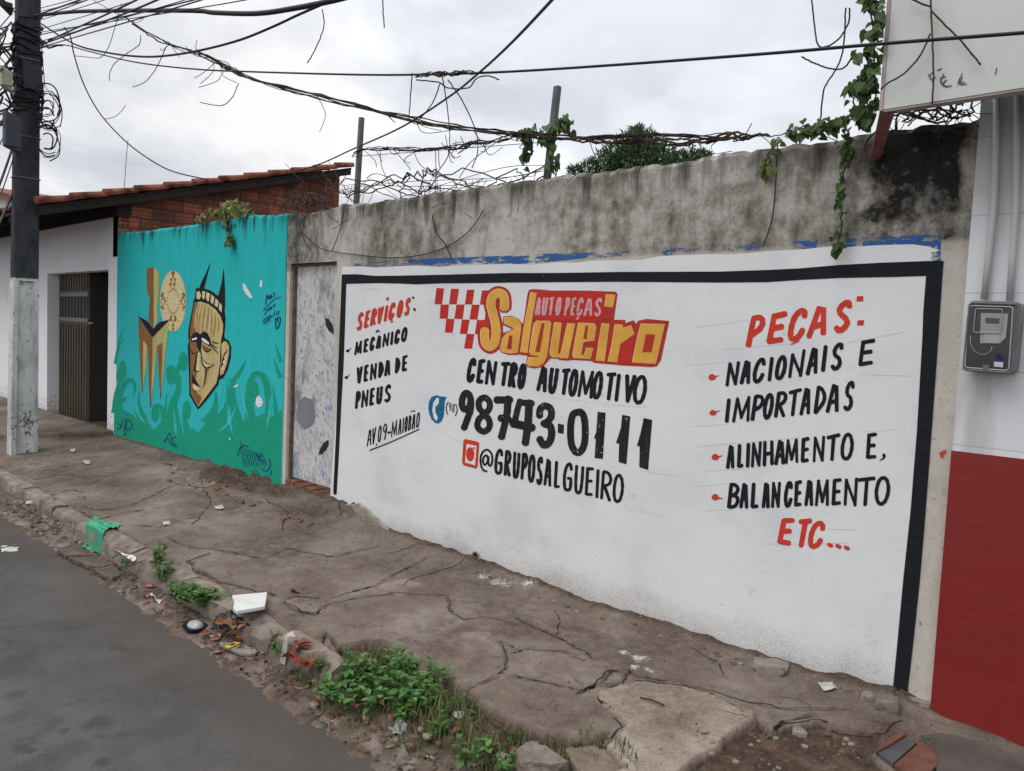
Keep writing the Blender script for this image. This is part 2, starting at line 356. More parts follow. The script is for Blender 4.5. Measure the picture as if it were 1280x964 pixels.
def m_road():
    m, nt, b = new_mat('asphalt', .88, .3); p = pos(nt)
    f = noise(nt, p, .9, 6, .6); h = noise(nt, p, 120, 4, .8); g = noise(nt, p, 5, 6, .6)
    c = ramp(nt, ma(nt, 'ADD', ma(nt, 'MULTIPLY', f, .5), ma(nt, 'ADD', ma(nt, 'MULTIPLY', h, .3), ma(nt, 'MULTIPLY', g, .2))), [(.38, (.043, .040, .038)), (.5, (.074, .069, .065)), (.62, (.108, .101, .095))])
    bl = step(nt, noise(nt, mapv(nt, p, (1, 1, 1), (4, 2, 0)), 5.5, 5, .55), .60, .68)
    c = mx(nt, ma(nt, 'MULTIPLY', bl, .6), c, (.042, .038, .037))
    wr = step(nt, noise(nt, mapv(nt, p, (1, 1, 1), (9, 5, 0)), 2.4, 7, .6), .64, .72)
    c = mx(nt, ma(nt, 'MULTIPLY', wr, .35), c, (.125, .092, .075))
    gr = step(nt, h, .60, .68); c = mx(nt, ma(nt, 'MULTIPLY', step(nt, h, .42, .36), .5), c, (.03, .028, .027)); c = mx(nt, ma(nt, 'MULTIPLY', gr, .45), c, (.22, .21, .2))
    x, y, z = sep(nt, p); du = step(nt, ma(nt, 'ADD', y, ma(nt, 'MULTIPLY', ma(nt, 'SUBTRACT', noise(nt, p, 3, 6, .7), .5), 1.1)), -2.05, -1.62); c = mx(nt, ma(nt, 'MULTIPLY', du, .6), c, (.085, .066, .053))
    wv = ma(nt, 'MULTIPLY', ma(nt, 'SUBTRACT', noise(nt, p, 14, 5, .65), .5), 1.6)
    for sx_, sy_, rr, st_ in [(12,836,.14,.55),(25,822,.08,.5),(20,868,.05,.7),(18,898,.06,.5),(126,903,.06,.8),(112,909,.04,.6),(82,941,.09,.6),(130,953,.035,.9),(36,926,.06,.6),(205,908,.12,.45),(82,914,.03,.8),(24,938,.04,.7),(70,903,.035,.6),(45,962,.10,.6),(178,827,.012,.9),(38,940,.02,.9)]:
        q = gp(sx_, sy_, -.2); dd = nd(nt, 'ShaderNodeVectorMath', {0: p, 1: tuple(q)}, operation='DISTANCE').outputs['Value']
        c = mx(nt, ma(nt, 'MULTIPLY', step(nt, ma(nt, 'ADD', ma(nt, 'DIVIDE', dd, rr), wv), 1.15, .55), st_*.62), c, (.030, .027, .026))
    setc(nt, b, c); bump(nt, b, ma(nt, 'ADD', h, ma(nt, 'MULTIPLY', g, .5)), .6, .007); return m
def m_brick():
    m, nt, b = new_mat('hollow_clay_brick', .9, .2); p = pos(nt); x, y, z = sep(nt, p)
    q = nd(nt, 'ShaderNodeCombineXYZ', {0: y, 1: ma(nt, 'ADD', z, ma(nt, 'MULTIPLY', noise(nt, p, 2, 2), .03)), 2: 0.0}).outputs[0]
    n = nd(nt, 'ShaderNodeTexBrick', {'Vector': q, 'Color1': (.36, .115, .07, 1), 'Color2': (.21, .065, .042, 1), 'Mortar': (.035, .028, .024, 1), 'Scale': 1.0, 'Mortar Size': .007, 'Brick Width': .25, 'Row Height': .135, 'Bias': .1, 'Mortar Smooth': .2}, offset=.42)
    gro = step(nt, ma(nt, 'SINE', ma(nt, 'MULTIPLY', z, 2*pi/.045)), .55, .95)
    c = mx(nt, ma(nt, 'MULTIPLY', gro, .75), n.outputs[0], (.05, .028, .02))
    d = noise(nt, p, 3.0, 6, .65); c = mx(nt, ma(nt, 'MULTIPLY', step(nt, d, .46, .64), .7), c, (.045, .035, .03))
    setc(nt, b, c); bump(nt, b, ma(nt, 'SUBTRACT', n.outputs[1], gro), -.6, .02); return m
def m_tile():
    m, nt, b = new_mat('clay_roof_tile', .85, .25); p = pos(nt); f = noise(nt, p, 4, 7, .65); g = noise(nt, p, 22, 5, .7)
    c = ramp(nt, f, [(.40, (.07, .026, .018)), (.5, (.23, .072, .044)), (.60, (.34, .125, .08))])
    c = mx(nt, ma(nt, 'MULTIPLY', step(nt, g, .55, .66), .7), c, (.06, .04, .032)); setc(nt, b, c); bump(nt, b, g, .3, .01); return m
def m_door_peel():
    m, nt, b = new_mat('peeling_sheet_metal', .7, .35); p = pos(nt); x, y, z = sep(nt, p)
    f = noise(nt, mapv(nt, p, (1, 1, .6)), 6, 10, .74); g = noise(nt, mapv(nt, p, (1.6, 1, 1.1)), 26, 8, .75); h = noise(nt, p, 4, 5, .6)
    c = ramp(nt, f, [(.37, (.24, .235, .235)), (.45, (.47, .465, .46)), (.53, (.62, .61, .60)), (.62, (.42, .42, .43))])
    c = mx(nt, ma(nt, 'MULTIPLY', step(nt, g, .54, .62), .75), c, (.20, .19, .18))
    c = mx(nt, step(nt, ma(nt, 'ADD', g, ma(nt, 'MULTIPLY', f, .4)), .80, .83), c, (.05, .045, .04))
    bz = ma(nt, 'MULTIPLY', step(nt, z, 1.55, 1.2), step(nt, h, .50, .58)); c = mx(nt, ma(nt, 'MULTIPLY', bz, step(nt, g, .50, .54)), c, (.20, .30, .42))
    setc(nt, b, c); bump(nt, b, ma(nt, 'ADD', f, g), .4, .008); return m
def m_leaf(name, a, bb, trans=.25):
    m, nt, b = new_mat(name, .55, .4)
    oi = nd(nt, 'ShaderNodeNewGeometry').outputs['Random Per Island']
    f = noise(nt, pos(nt), 9, 3)
    c = ramp(nt, ma(nt, 'ADD', ma(nt, 'MULTIPLY', oi, .7), ma(nt, 'MULTIPLY', f, .3)), [(.15, a), (.85, bb)])
    setc(nt, b, c)
    tr = nd(nt, 'ShaderNodeBsdfTranslucent', {0: c}); mix = nd(nt, 'ShaderNodeMixShader', {0: trans, 1: b.outputs[0], 2: tr.outputs[0]})
    nt.links.new(mix.outputs[0], nt.nodes['Material Output'].inputs[0]); return m
def m_housewall(name, col, zdirt=(.6, .1)):
    m, nt, b = new_mat(name, .8, .25); p = pos(nt); x, y, z = sep(nt, p)
    f = noise(nt, p, 1.3, 6, .6); g = noise(nt, mapv(nt, p, (5, 5, .6)), 1.3, 7, .62); h = noise(nt, p, 26, 5, .7)
    c = mx(nt, f, tuple(k*.9 for k in col), col)
    c = mx(nt, ma(nt, 'MULTIPLY', step(nt, g, .55, .72), .25), c, tuple(k*.55 for k in col))
    k = ma(nt, 'ADD', h, ma(nt, 'MULTIPLY', step(nt, z, zdirt[0], zdirt[1]), .3)); c = mx(nt, ma(nt, 'MULTIPLY', step(nt, k, .66, .8), .6), c, (.28, .24, .20))
    setc(nt, b, c); bump(nt, b, h, .2, .006); return m
def m_pole():
    m, nt, b = new_mat('pole_concrete', .85, .25); p = pos(nt); x, y, z = sep(nt, p)
    f = noise(nt, mapv(nt, p, (3, 3, 1)), 3, 7, .65); g = noise(nt, p, 22, 6, .7)
    dk = ramp(nt, f, [(.35, (.020, .022, .030)), (.65, (.055, .055, .062))])
    lt = ramp(nt, f, [(.33, (.33, .32, .31)), (.5, (.56, .555, .545)), (.66, (.66, .655, .645))])
    lt = mx(nt, step(nt, ma(nt, 'ADD', g, ma(nt, 'MULTIPLY', f, .5)), .86, .92), lt, (.05, .05, .05))
    k = step(nt, ma(nt, 'ADD', z, ma(nt, 'MULTIPLY', g, .05)), 1.88, 1.90); c = mx(nt, k, lt, dk)
    band = ma(nt, 'MULTIPLY', step(nt, z, .20, .24), step(nt, z, .46, .36)); c = mx(nt, ma(nt, 'MULTIPLY', ma(nt, 'MULTIPLY', step(nt, z, .12, .3), step(nt, z, .56, .36)), step(nt, ma(nt, 'ADD', g, ma(nt, 'MULTIPLY', f, .6)), .78, .92)), c, (.04, .04, .04))
    setc(nt, b, c); bump(nt, b, g, .4, .01); return m
MC, MWH, MT, MG, MR, MB_, MTI, MDP = m_concrete(), m_white(), m_teal(), m_ground(), m_road(), m_brick(), m_tile(), m_door_peel()
def worn(name, col, lo, hi, vs=(4, 4, 22)):
    m, nt, b = new_mat(name, .85, .1); p = pos(nt); f = noise(nt, mapv(nt, p, vs), 1.6, 9, .75); g = noise(nt, p, 60, 4, .7); setc(nt, b, mx(nt, g, tuple(k*.8 for k in col), tuple(k*1.25 for k in col)))
    tr = nd(nt, 'ShaderNodeBsdfTransparent'); a = step(nt, ma(nt, 'ADD', ma(nt, 'MULTIPLY', f, .75), ma(nt, 'MULTIPLY', g, .25)), lo, hi)
    mi = nd(nt, 'ShaderNodeMixShader', {0: a, 1: tr.outputs[0], 2: b.outputs[0]}); nt.links.new(mi.outputs[0], nt.nodes['Material Output'].inputs[0]); return m
P_BLU1 = worn('worn_blue_paint', (.035, .12, .32), .46, .50); P_BLU2 = worn('faded_blue_paint', (.075, .14, .28), .50, .56)
P_BLK = paint_mat('black_wall_paint', (.014, .015, .019)); P_BLKD = paint_mat('thin_black_paint', (.022, .022, .024), wear=.60, streak=(30, 30, 4), var=.5)
P_RED = paint_mat('red_wall_paint', (.60, .050, .030)); P_DRED = paint_mat('dark_red_wall_paint', (.42, .040, .026)); P_LRED = paint_mat('logo_red_paint', (.52, .034, .026))
P_YEL = paint_mat('yellow_wall_paint', (.72, .38, .07), under=(.6, .5, .3), wear=.7, streak=(9, 9, 5), var=.16); P_PALE = paint_mat('pale_yellow_line', (.86, .60, .30)); P_PINK = paint_mat('pale_pink_paint', (.62, .36, .36), under=(.5, .1, .1), wear=.56)
P_BLUE = paint_mat('blue_wall_paint', (.016, .135, .24)); P_WHT = paint_mat('white_wall_paint', (.74, .75, .76))
P_GRN = paint_mat('mural_green', (.010, .315, .20), under=(.012, .24, .16), var=.1); P_LTEAL = paint_mat('mural_light_teal', (.045, .50, .51), under=(.05, .4, .42))
P_DISC = paint_mat('mural_disc', (.64, .54, .29), under=(.6, .5, .3))
P_TAN = paint_mat('mural_tan', (.54, .43, .19), streak=(7, 7, 3), under=(.5, .4, .2)); P_OLI = paint_mat('mural_olive', (.47, .42, .17), streak=(7, 7, 3), under=(.4, .36, .13)); P_BRN = paint_mat('mural_brown', (.24, .115, .040), streak=(7, 7, 3), under=(.2, .1, .04))
P_DK = paint_mat('mural_dark_plum', (.014, .011, .018), under=(.1, .1, .1)); P_TAG = paint_mat('marker_blue', (.012, .05, .13), under=(.01, .2, .16), wear=.7); P_LIN = paint_mat('mural_cream', (.66, .55, .32), under=(.6, .5, .3))
P_OCH = paint_mat('mural_ochre', (.40, .24, .075), under=(.4, .24, .08))
M_DARK = flat_mat('dark_iron', (.018, .017, .018), .6, var=.3); M_CABLE = flat_mat('black_cable', (.012, .012, .016), .55); M_TWIG = flat_mat('dry_vine', (.055, .042, .032), .9, var=.4, vscale=20)
M_RUSTW = flat_mat('rusty_wire', (.06, .045, .04), .8); M_SOIL = flat_mat('rubble', (.13, .082, .058), .95, var=.5, vscale=14, bmp=.5); M_STONE = flat_mat('grey_stone', (.24, .20, .165), .9, var=.35, vscale=12, bmp=.5)
M_BRKRED = flat_mat('broken_brick', (.19, .075, .048), .92, var=.45, vscale=16, bmp=.5)
L_VINE = m_leaf('vine_leaf', (.030, .075, .022), (.11, .17, .045)); L_WEED = m_leaf('weed_leaf', (.035, .115, .022), (.12, .26, .06)); L_TREE = m_leaf('tree_leaf', (.018, .060, .020), (.085, .16, .05))
L_GRASS = m_leaf('grass_blade', (.07, .12, .03), (.20, .22, .09)); L_DRY = m_leaf('dry_leaf', (.14, .055, .028), (.33, .16, .08), .1); L_YEL = m_leaf('creeper_leaf', (.06, .11, .025), (.22, .24, .07))
# ================================================================ ground
me = bpy.data.meshes.new('ground'); s = 700
me.from_pydata([(-s, -s, -.32), (s, -s, -.32), (s, s, -.32), (-s, s, -.32)], [], [(0, 1, 2, 3)])
tag(link('ground', me, flat_mat('bare_earth', (.12, .085, .06), .95, var=.3, vscale=.4)), kind='structure')
xs = np.concatenate([np.arange(-60, -12, 1.0), np.arange(-12, 8, .1), np.arange(8, 50, 1.0)]); ys = np.concatenate([np.arange(-12, -3, .5), np.arange(-3, -1.4, .05)])
GX, GY = np.meshgrid(xs, ys); GZ = -.2+.012*fbm(GX*1.1, GY*1.1, 3, 5)-.004*(GY+1.6)
def grid_obj(name, GX, GY, GZ, mat, col=None, smooth=True):
    h, w = GX.shape; v = np.stack([GX, GY, GZ], -1).reshape(-1, 3)
    i = np.arange(h*w).reshape(h, w); f = np.stack([i[:-1, :-1], i[:-1, 1:], i[1:, 1:], i[1:, :-1]], -1).reshape(-1, 4)
    me = bpy.data.meshes.new(name); me.vertices.add(len(v)); me.vertices.foreach_set('co', v.ravel().astype(np.float32))
    me.loops.add(f.size); me.loops.foreach_set('vertex_index', f.ravel().astype(np.int32)); me.polygons.add(len(f))
    me.polygons.foreach_set('loop_start', np.arange(0, f.size, 4, dtype=np.int32)); me.polygons.foreach_set('loop_total', np.full(len(f), 4, np.int32))
    me.update(calc_edges=True); me.validate()
    if col is not None:
        a = me.color_attributes.new('zone', 'FLOAT_COLOR', 'POINT'); cc_ = np.concatenate([col.reshape(-1, 3), np.ones((len(v), 1))], 1)
        a.data.foreach_set('color', cc_.ravel().astype(np.float32))
    return link(name, me, mat, None, smooth)
tag(grid_obj('road', GX, GY, GZ, MR), kind='structure')
# sidewalk and gutter: one worn surface with broken slabs, cracks and earth
xs = np.concatenate([np.arange(-40, -12, .5), np.arange(-12, -5, .03), np.arange(-5, .6, .0115), np.arange(.6, 6, .06)]); ys = np.concatenate([np.arange(-1.74, .04, .0125), [.3]])
GX, GY = np.meshgrid(xs, ys)
WX = GX+.05*fbm(GX*7, GY*7, 4, 21)+.012*fbm(GX*40, GY*40, 2, 31); WY = GY+.05*fbm(GX*7+50, GY*7, 4, 25)+.012*fbm(GX*40+9, GY*40, 2, 35)
def base_z(X, Y):
    zw = np.interp(X, [-15, -9.5, -5.2, -4.3, -3.4, -2.6, -1.3, -.9, -.7, 0], [.09, .09, .10, .03, .03, .0, .012, .05, .015, 0])
    return zw*np.clip(1+Y/1.45, 0, 1)+np.clip(-Y/1.45, 0, 1.15)*(-.05)
GZ = base_z(GX, GY)+.012*fbm(GX*1.1, GY*1.1, 3, 3)+.004*fbm(GX*16, GY*16, 3, 8)
Z = np.zeros(GX.shape+(3,))
def sm(a, lo, hi): return np.clip((a-lo)/(hi-lo), 0, 1)
trench = gl([(420,812),(455,805),(480,808),(520,838),(545,852),(562,853),(592,868),(606,884),(640,904),(677,921),(720,927),(768,921),(757,931),(785,957),(800,985),(640,1080),(520,1000),(440,900),(395,850)], -.06)
slab = gl([(750,867),(770,858),(802,855),(847,860),(892,875),(940,896),(930,910),(890,936),(852,963),(790,1000),(740,985),(785,956),(757,931),(770,921),(784,904),(760,886),(745,876)])
dirt = gl([(852,964),(890,937),(932,911),(944,900),(963,918),(985,912),(1025,911),(1042,917),(1082,926),(1100,930),(1092,955),(1110,965),(1080,1010),(850,1040)])
inT = inside(WX, WY, trench) | ((GX > -1.72) & (GY < -1.12-.12*(GX+1.72)) & ~inside(WX, WY, slab) & (GX < -1.25)) | ((GX > -2.95) & (GY < -1.42)); inS = inside(WX, WY, slab); inD = inside(WX, WY, dirt) | ((GX > -1.3) & (GY < -.75) & ~inS)
inS &= ~inside(WX, WY, gl([(0, 0)]*3))
rough = fbm(GX*9, GY*9, 4, 41); rough2 = fbm(GX*30, GY*30, 3, 45)
GZ = np.where(inS, GZ+.014+.004*fbm(GX*5, GY*5, 3, 9), GZ)
Z[..., 1] = np.where(inS, 1.0, 0)
sub = inT & ~inS
GZ = np.where(sub, -.085+.045*rough+.02*rough2-.085*sm(-GY, 1.25, 1.62), GZ); Z[..., 0] = np.where(sub, 1, Z[..., 0])
sub = inD & ~inS & ~inT
GZ = np.where(sub, GZ-.026+.03*rough+.016*rough2, GZ); Z[..., 0] = np.where(sub, .95, Z[..., 0])
# cracks
def crack(px, w, dep, dirtw=1.5, z=-.02):
    global GZ
    d = pdist(WX, WY, gl(px, z)); k = np.exp(-(d/w)**2); GZ = GZ-dep*k
    Z[..., 0] = np.maximum(Z[..., 0], 1.0*np.exp(-(d/(w*dirtw))**2))
ok = ~inT; CR = []
for c_, w_, d_ in [
 ([(395,797),(406,787),(440,812),(455,808)], .010, .022), ([(356,751),(378,762),(395,765),(408,757)], .010, .014), ([(356,751),(365,743),(400,748)], .008, .008), ([(350,775),(372,790),(395,800),(430,818)], .012, .02),
 ([(580,858),(605,850),(620,844),(635,834),(634,815),(626,801)], .006, .016), ([(557,749),(562,758),(565,766),(580,776),(610,772),(640,780)], .007, .014), ([(400,757),(445,748),(500,745),(557,748)], .005, .009),
 ([(640,814),(662,810),(707,816),(730,826)], .006, .012), ([(645,774),(690,796),(725,814),(745,826)], .007, .014), ([(640,843),(680,850),(722,860)], .006, .012), ([(722,866),(735,860),(750,851),(765,839),(785,841),(777,852),(750,856)], .010, .026),
 ([(785,841),(800,847),(850,858),(875,862)], .006, .012), ([(626,801),(650,812),(665,808)], .005, .01), ([(535,705),(500,720),(470,735),(440,740),(410,748)], .006, .011), ([(420,642),(425,665),(428,662)], .006, .01),
 ([(92,652),(115,648),(150,642),(180,640)], .012, .012), ([(100,632),(135,637),(160,635),(190,625),(220,615)], .010, .012), ([(45,598),(75,594),(110,600)], .012, .012), ([(55,618),(90,612),(102,616)], .010, .010), ([(90,580),(130,577)], .01, .01),
 ([(220,615),(260,622),(300,612)], .009, .010), ([(165,655),(200,660),(250,650)], .008, .008), ([(210,672),(240,685),(280,690),(330,700)], .008, .012), ([(330,700),(360,690),(420,700),(470,690)], .007, .009), ([(235,700),(260,715),(300,730),(345,742)], .010, .016),
 ([(960,919),(985,905),(1020,902)], .008, .012), ([(875,862),(930,880),(985,893),(1060,900)], .006, .010), ([(1115,868),(1122,885),(1118,893)], .007, .02), ([(1165,878),(1172,892),(1182,902)], .010, .02), ([(480,700),(520,690),(560,700)], .006, .008)]:
    crack(c_, w_*.6, d_*1.1); CR.append((c_, w_))
for px, r_, up_ in [([(715,690),(640,705)], .0, 0)]: pass
# earth along the wall foot, rubble under the mural
foot = np.exp(-np.clip(-GY, 0, 9)/.055); k = sm(foot*1.1+.5*rough, .45, .8); GZ = GZ+.035*foot*(1+1.4*rough); Z[..., 0] = np.maximum(Z[..., 0], .8*k)
mur = np.exp(-((GX+6.3)/1.0)**2-((GY+.12)/.22)**2); GZ = GZ+mur*(.035+.09*rough+.06*rough2); Z[..., 0] = np.maximum(Z[..., 0], sm(mur+.6*rough, .35, .7)*.9)
heap = np.exp(-((GX+4.75)/.35)**2-((GY+.1)/.16)**2); GZ = GZ+heap*.06*(1+rough*2)
Z[..., 0] = np.maximum(Z[..., 0], sm(fbm(GX*1.1+7, GY*2.2, 6, 61)+.35*rough2, .08, .2)*.4*sm(-GX, 1.2, 2))
for pl_ in ([(356,751),(375,744),(405,748),(408,757),(395,764),(378,762)], [(408,757),(432,753),(430,762),(405,766)], [(573,795),(590,789),(618,792),(605,799),(580,799)], [(566,780),(575,776),(582,782),(570,790)], [(690,798),(705,790),(722,806),(712,812)], [(665,775),(690,780),(705,793),(680,792)], [(470,735),(500,728),(530,736),(500,748)]):
    k = inside(WX, WY, gl(pl_)); Z[..., 1] = np.where(k, .45, Z[..., 1]); GZ = np.where(k, GZ+.005, GZ)
sp = np.zeros(GX.shape)
for px, py, r_ in [(625,735,.16),(605,728,.12),(800,826,.12),(780,818,.06),(660,738,.1),(812,840,.08),(793,836,.07)]:
    q = gp(px, py); sp = np.maximum(sp, np.exp(-((GX-q.x)/r_)**2-((GY-q.y)/(r_*.8))**2))
Z[..., 2] = sp*.56
# gutter
GZ = GZ-.04*sm(-GY, 1.30, 1.34)*(GX < -2.93); gk = sm(-GY, 1.45, 1.475); gz = -.165-.045*sm(-GY, 1.5, 1.70)+.035*rough+.02*rough2
cob = np.abs(fbm(WX*4.5, WY*6, 2, 77)); gz = gz-.02*(cob < .02)
GZ = GZ*(1-gk)+gk*np.where(GX > -2.9, np.minimum(gz, GZ), gz); Z[..., 0] = np.maximum(Z[..., 0]*(1-gk), gk*sm(.5+rough*2.2, .25, .75)*.75)
ZN = lambda x, y: float(GZ[np.argmin(abs(ys-y)), np.argmin(abs(xs-x))])
tag(grid_obj('sidewalk', GX, GY, GZ, MG, Z), kind='structure')
def zk(x, y): return max(ZN(x, y), -.03 if (-1.478 < y < -1.33 and x < -2.95) else -9)
def gq(px, py, it=4):                       # the point where a pixel's ray meets the worn ground
    z = -.02
    for _ in range(it):
        p = gp(px, py, z); z = ZN(p.x, p.y)
    return gp(px, py, z)
# sharp dark cracks: soil packed in the joints
ck = MB(); rs_ = random.Random(5)
def crack_line(P2, w, e0=.0):
    out = []
    for a, b in zip(P2, P2[1:]):
        n = max(2, int((Vector(b)-Vector(a)).length/.022))
        out += [Vector(a).lerp(Vector(b), i/n) for i in range(n)]
    out.append(Vector(P2[-1])); N = len(out); L_ = []; R_ = []; ph = rs_.random()*50
    for i, q in enumerate(out):
        t = (out[min(i+1, N-1)]-out[max(i-1, 0)]).normalized(); s_ = Vector((-t.y, t.x)); ar = np.array
        off = .030*(float(vnoise(ar(ph+i*.16), ar(1.), 3))-.5)+.016*(float(vnoise(ar(ph+i*.55), ar(5.), 4))-.5)
        k_ = w*(.35+1.1*float(vnoise(ar(ph+i*.4), ar(9.), 7)))*min(1, .25+min(i, N-1-i)/4); q = q+s_*off
        for X_, S in ((L_, 1), (R_, -1)): a_ = q+s_*S*k_*(.5+.3*(rs_.random()-.5)); X_.append((a_.x, a_.y, ZN(a_.x, a_.y)+.0022))
    ck.add(L_+R_, [(i, N+i, N+i+1, i+1) for i in range(N-1)]); return out
for c_, w_ in CR:
    o_ = crack_line(gl(c_), w_*.75)
    for _ in range(max(1, len(o_)//14)):
        q = rs_.choice(o_); a_ = rs_.random()*6.28; l_ = rs_.uniform(.06, .28); crack_line([(q.x, q.y), (q.x+l_*.5*cos(a_), q.y+l_*.5*sin(a_)*.7), (q.x+l_*cos(a_+.4), min(-.03, q.y+l_*sin(a_+.4)*.7))], w_*.3)
for px in ([(540,852),(560,853),(592,868),(606,884),(640,904),(677,920),(720,926),(766,921),(779,906),(766,894)], [(750,867),(770,858),(802,855),(847,860),(892,875),(938,896)], [(940,898),(963,917),(985,911),(1025,910),(1042,916),(1082,926),(1104,929),(1130,916)], [(430,812),(455,806),(480,809),(515,835)], [(748,868),(746,876),(760,886)], [(600,700),(570,716),(520,728),(500,738)], [(690,796),(700,780),(690,765)], [(860,815),(900,835),(905,850)], [(330,640),(360,655),(350,672)], [(250,610),(262,640),(240,660)]): crack_line(gl(px), .009)
tag(ck.build('sidewalk_cracks', flat_mat('packed_dark_soil', (.030, .021, .016), .95, var=.3, vscale=30), None), kind='structure')
# kerb stones
kb = MB(); x = -30.0; k = 0
M_KERB = flat_mat('kerb_concrete', (.195, .158, .132), .92, var=.5, vscale=9, bmp=.5)
while x < -2.95:
    L = random.uniform(.75, 1.05); x1 = min(x+L-.015, -2.93); t = random.uniform(-.012, .012); tz = random.uniform(-.012, .012)
    n = 14; rows = []
    prof = [(-1.475, -.30), (-1.47, -.09), (-1.455, -.045), (-1.43, -.033), (-1.37, -.028), (-1.34, -.04), (-1.33, -.12)]
    for i in range(n+1):
        xx = x+(x1-x)*i/n; e = .35 if i in (0, n) else 0
        rows.append([(xx, py+t+.018*(vnoise(np.array(xx*6.), np.array(j*1.7), 3)-.5)+(.012*e if j < 3 else 0), pz+tz*(1 if j else 0)-e*.02+.03*(vnoise(np.array(xx*8.+3), np.array(j*2.1), 5)-.5)-.05*max(0, min(1, (xx+4.2)/1.3))*(1 if j else 0)-(.03 if j in (1, 2, 3) and vnoise(np.array(xx*3.), np.array(1.), 9) > .74 else 0)) for j, (py, pz) in enumerate(prof)])
    m_ = len(prof); vs = [p for r in rows for p in r]
    fs = [(i*m_+j, (i+1)*m_+j, (i+1)*m_+j+1, i*m_+j+1) for i in range(n) for j in range(m_-1)]+[tuple(range(m_))[::-1], tuple(n*m_+j for j in range(m_))]
    kb.add(vs, fs); x = x1+.02
tag(kb.build('kerb', M_KERB, None, smooth=False), kind='structure')
# ================================================================ the long painted wall
def wall_slab(mb, top, x0, x1, zb, Y0=0.0, Y1=.16, n=120, jit=.008):
    xs_ = [x0+(x1-x0)*i/n for i in range(n+1)]
    vs = []; 
    for i, x in enumerate(xs_):
        zt = float(np.interp(x, [p.x for p in top], [p.z for p in top]))+random.uniform(-jit, jit)
        zz = [zb, zt-.03, zt-.004+random.uniform(-jit, 0), zt]
        vs += [(x, Y0, zz[0]), (x, Y0, zz[1]), (x, Y0+.006+random.random()*.012, zz[2]), (x, Y0+.05, zz[3]), (x, Y1, zz[3]-random.random()*.01), (x, Y1, zb)]
    k = 6; fs = [(i*k+j, (i+1)*k+j, (i+1)*k+j+1, i*k+j+1) for i in range(n) for j in range(k-1)]
    fs += [tuple(range(k))[::-1], tuple(n*k+j for j in range(k))]; mb.add(vs, fs)
XL, XR = -5.035, -.765
BW = empty('boundary_wall', (-2.9, 0, 0), 'long whitewashed wall lettered with car service adverts inside a black border, under stained grey plaster', 'wall')
mb = MB(); wall_slab(mb, [wp(*p) for p in [(425,256),(500,247),(570,236),(640,227),(700,219),(760,211),(830,203),(900,191),(960,184),(1000,178),(1050,172),(1100,163),(1150,156),(1206,150)]], XL, XR, -.2)
mb.build('wall', MC, BW)
P = Paint(eps=.0015)
P.poly([(428,333.5),(450,333),(470,334.5),(495,333),(520,332),(552,334),(575,332),(600,331),(640,330),(665,331),(700,328),(720,328.5),(740,326),(770,325.5),(800,325),(825,320.5),(840,319.5),(880,318),(920,318),(940,316),(960,314),(1000,312),(1040,308),(1057,309),(1100,306.5),(1140,305.5),(1160,308),(1174,313.5),(1163,316),(1166,319),(1163,323),(1168,328),(1176,332),(1165,500),(1148,724),(1131,880),(1116,880),(1000,850),(900,822),(800,787),(700,755),(597,710),(500,684),(487,669),(470,648),(448,633),(430,633),(412,634),(413,620),(421,500),(425,400),(426,345)])
P.build('whitewash_panel', MWH, BW)
P = Paint(eps=.0012)
for a in [[(510,325),(545,322.5),(585,321.5),(600,321),(640,319.5),(640,329),(600,330.5),(575,329),(550,333),(512,331)],[(640,321),(660,318.5),(700,316.5),(735,316),(735,322),(700,326),(665,329),(640,330.5)],[(822,311.5),(845,310.5),(843,317),(833,320.5)],[(990,302),(1022,300),(1020,310),(1000,313.5)],[(1057,299),(1070,297.5),(1070,307),(1057,309.5)],[(1078,297.5),(1120,295.5),(1176,292.5),(1176,313),(1170,311),(1155,307),(1120,308),(1078,309.5)],[(1163,315),(1176,313),(1176,328),(1166,328)]]: P.poly(a)
P.build('blue_paint_strip', P_BLU1, BW)
P = Paint(eps=.0013)
for a in [[(432,330),(490,326),(512,325),(512,332),(440,336)],[(735,316),(786,313.5),(785,320.5),(735,323)],[(848,310),(900,306.5),(958,302.5),(956,311.5),(900,315.5),(850,318)]]: P.poly(a)
P.build('faded_blue_strip', P_BLU2, BW)
P = Paint(eps=.003)
P.poly([(427,343.2),(445,342.8),(470,345),(500,344.6),(552,343.5),(600,342.2),(640,341.3),(700,341.2),(772,340),(830,339.8),(900,339.5),(960,337.5),(1000,335.5),(1050,331.2),(1100,328.5),(1160,326.3),(1179.6,326),(1178,345),(1173,420),(1166,520),(1157,640),(1150,724),(1142,800),(1134,869),(1126,870),(1116,861.5),(1121,810),(1129,724),(1138,640),(1146,540),(1153,420),(1154,390),(1157.5,345),(1120,346.3),(1050,347.6),(1000,350),(960,352.8),(900,353.3),(772,352.3),(700,352.8),(640,353.3),(600,354),(552,354.3),(520,355.6),(500,354.6),(470,354),(433,355),(432.5,365),(431.5,400),(429.3,460),(427,500),(424,560),(420.8,618),(417.5,619),(416.4,615),(420,540),(422.5,460),(425,400)])
P.build('painted_border', P_BLK, BW)
def lettering(name, mat, lines, label, eps=.003, extra=None):
    P = Paint(eps=eps)
    for (L, t, b_, w, s_) in lines: text(P, L, t, b_, w, s_)
    if extra: extra(P)
    return P.build(name, mat, BW, label)
def blob(P, x, y, tx, ty, r=2.6):
    P.poly([(x+r*1.15*cos(a)*(1+.12*sin(3*a)), y+r*sin(a)) for a in [2*pi*i/14 for i in range(14)]]); P.stroke([(x, y+.6), ((x+tx)/2, (y+ty)/2+.4), (tx, ty)], 2, taper=(r*.9, .4))
L = lambda s_, *xx: list(zip(s_, xx[0::2], xx[1::2]))
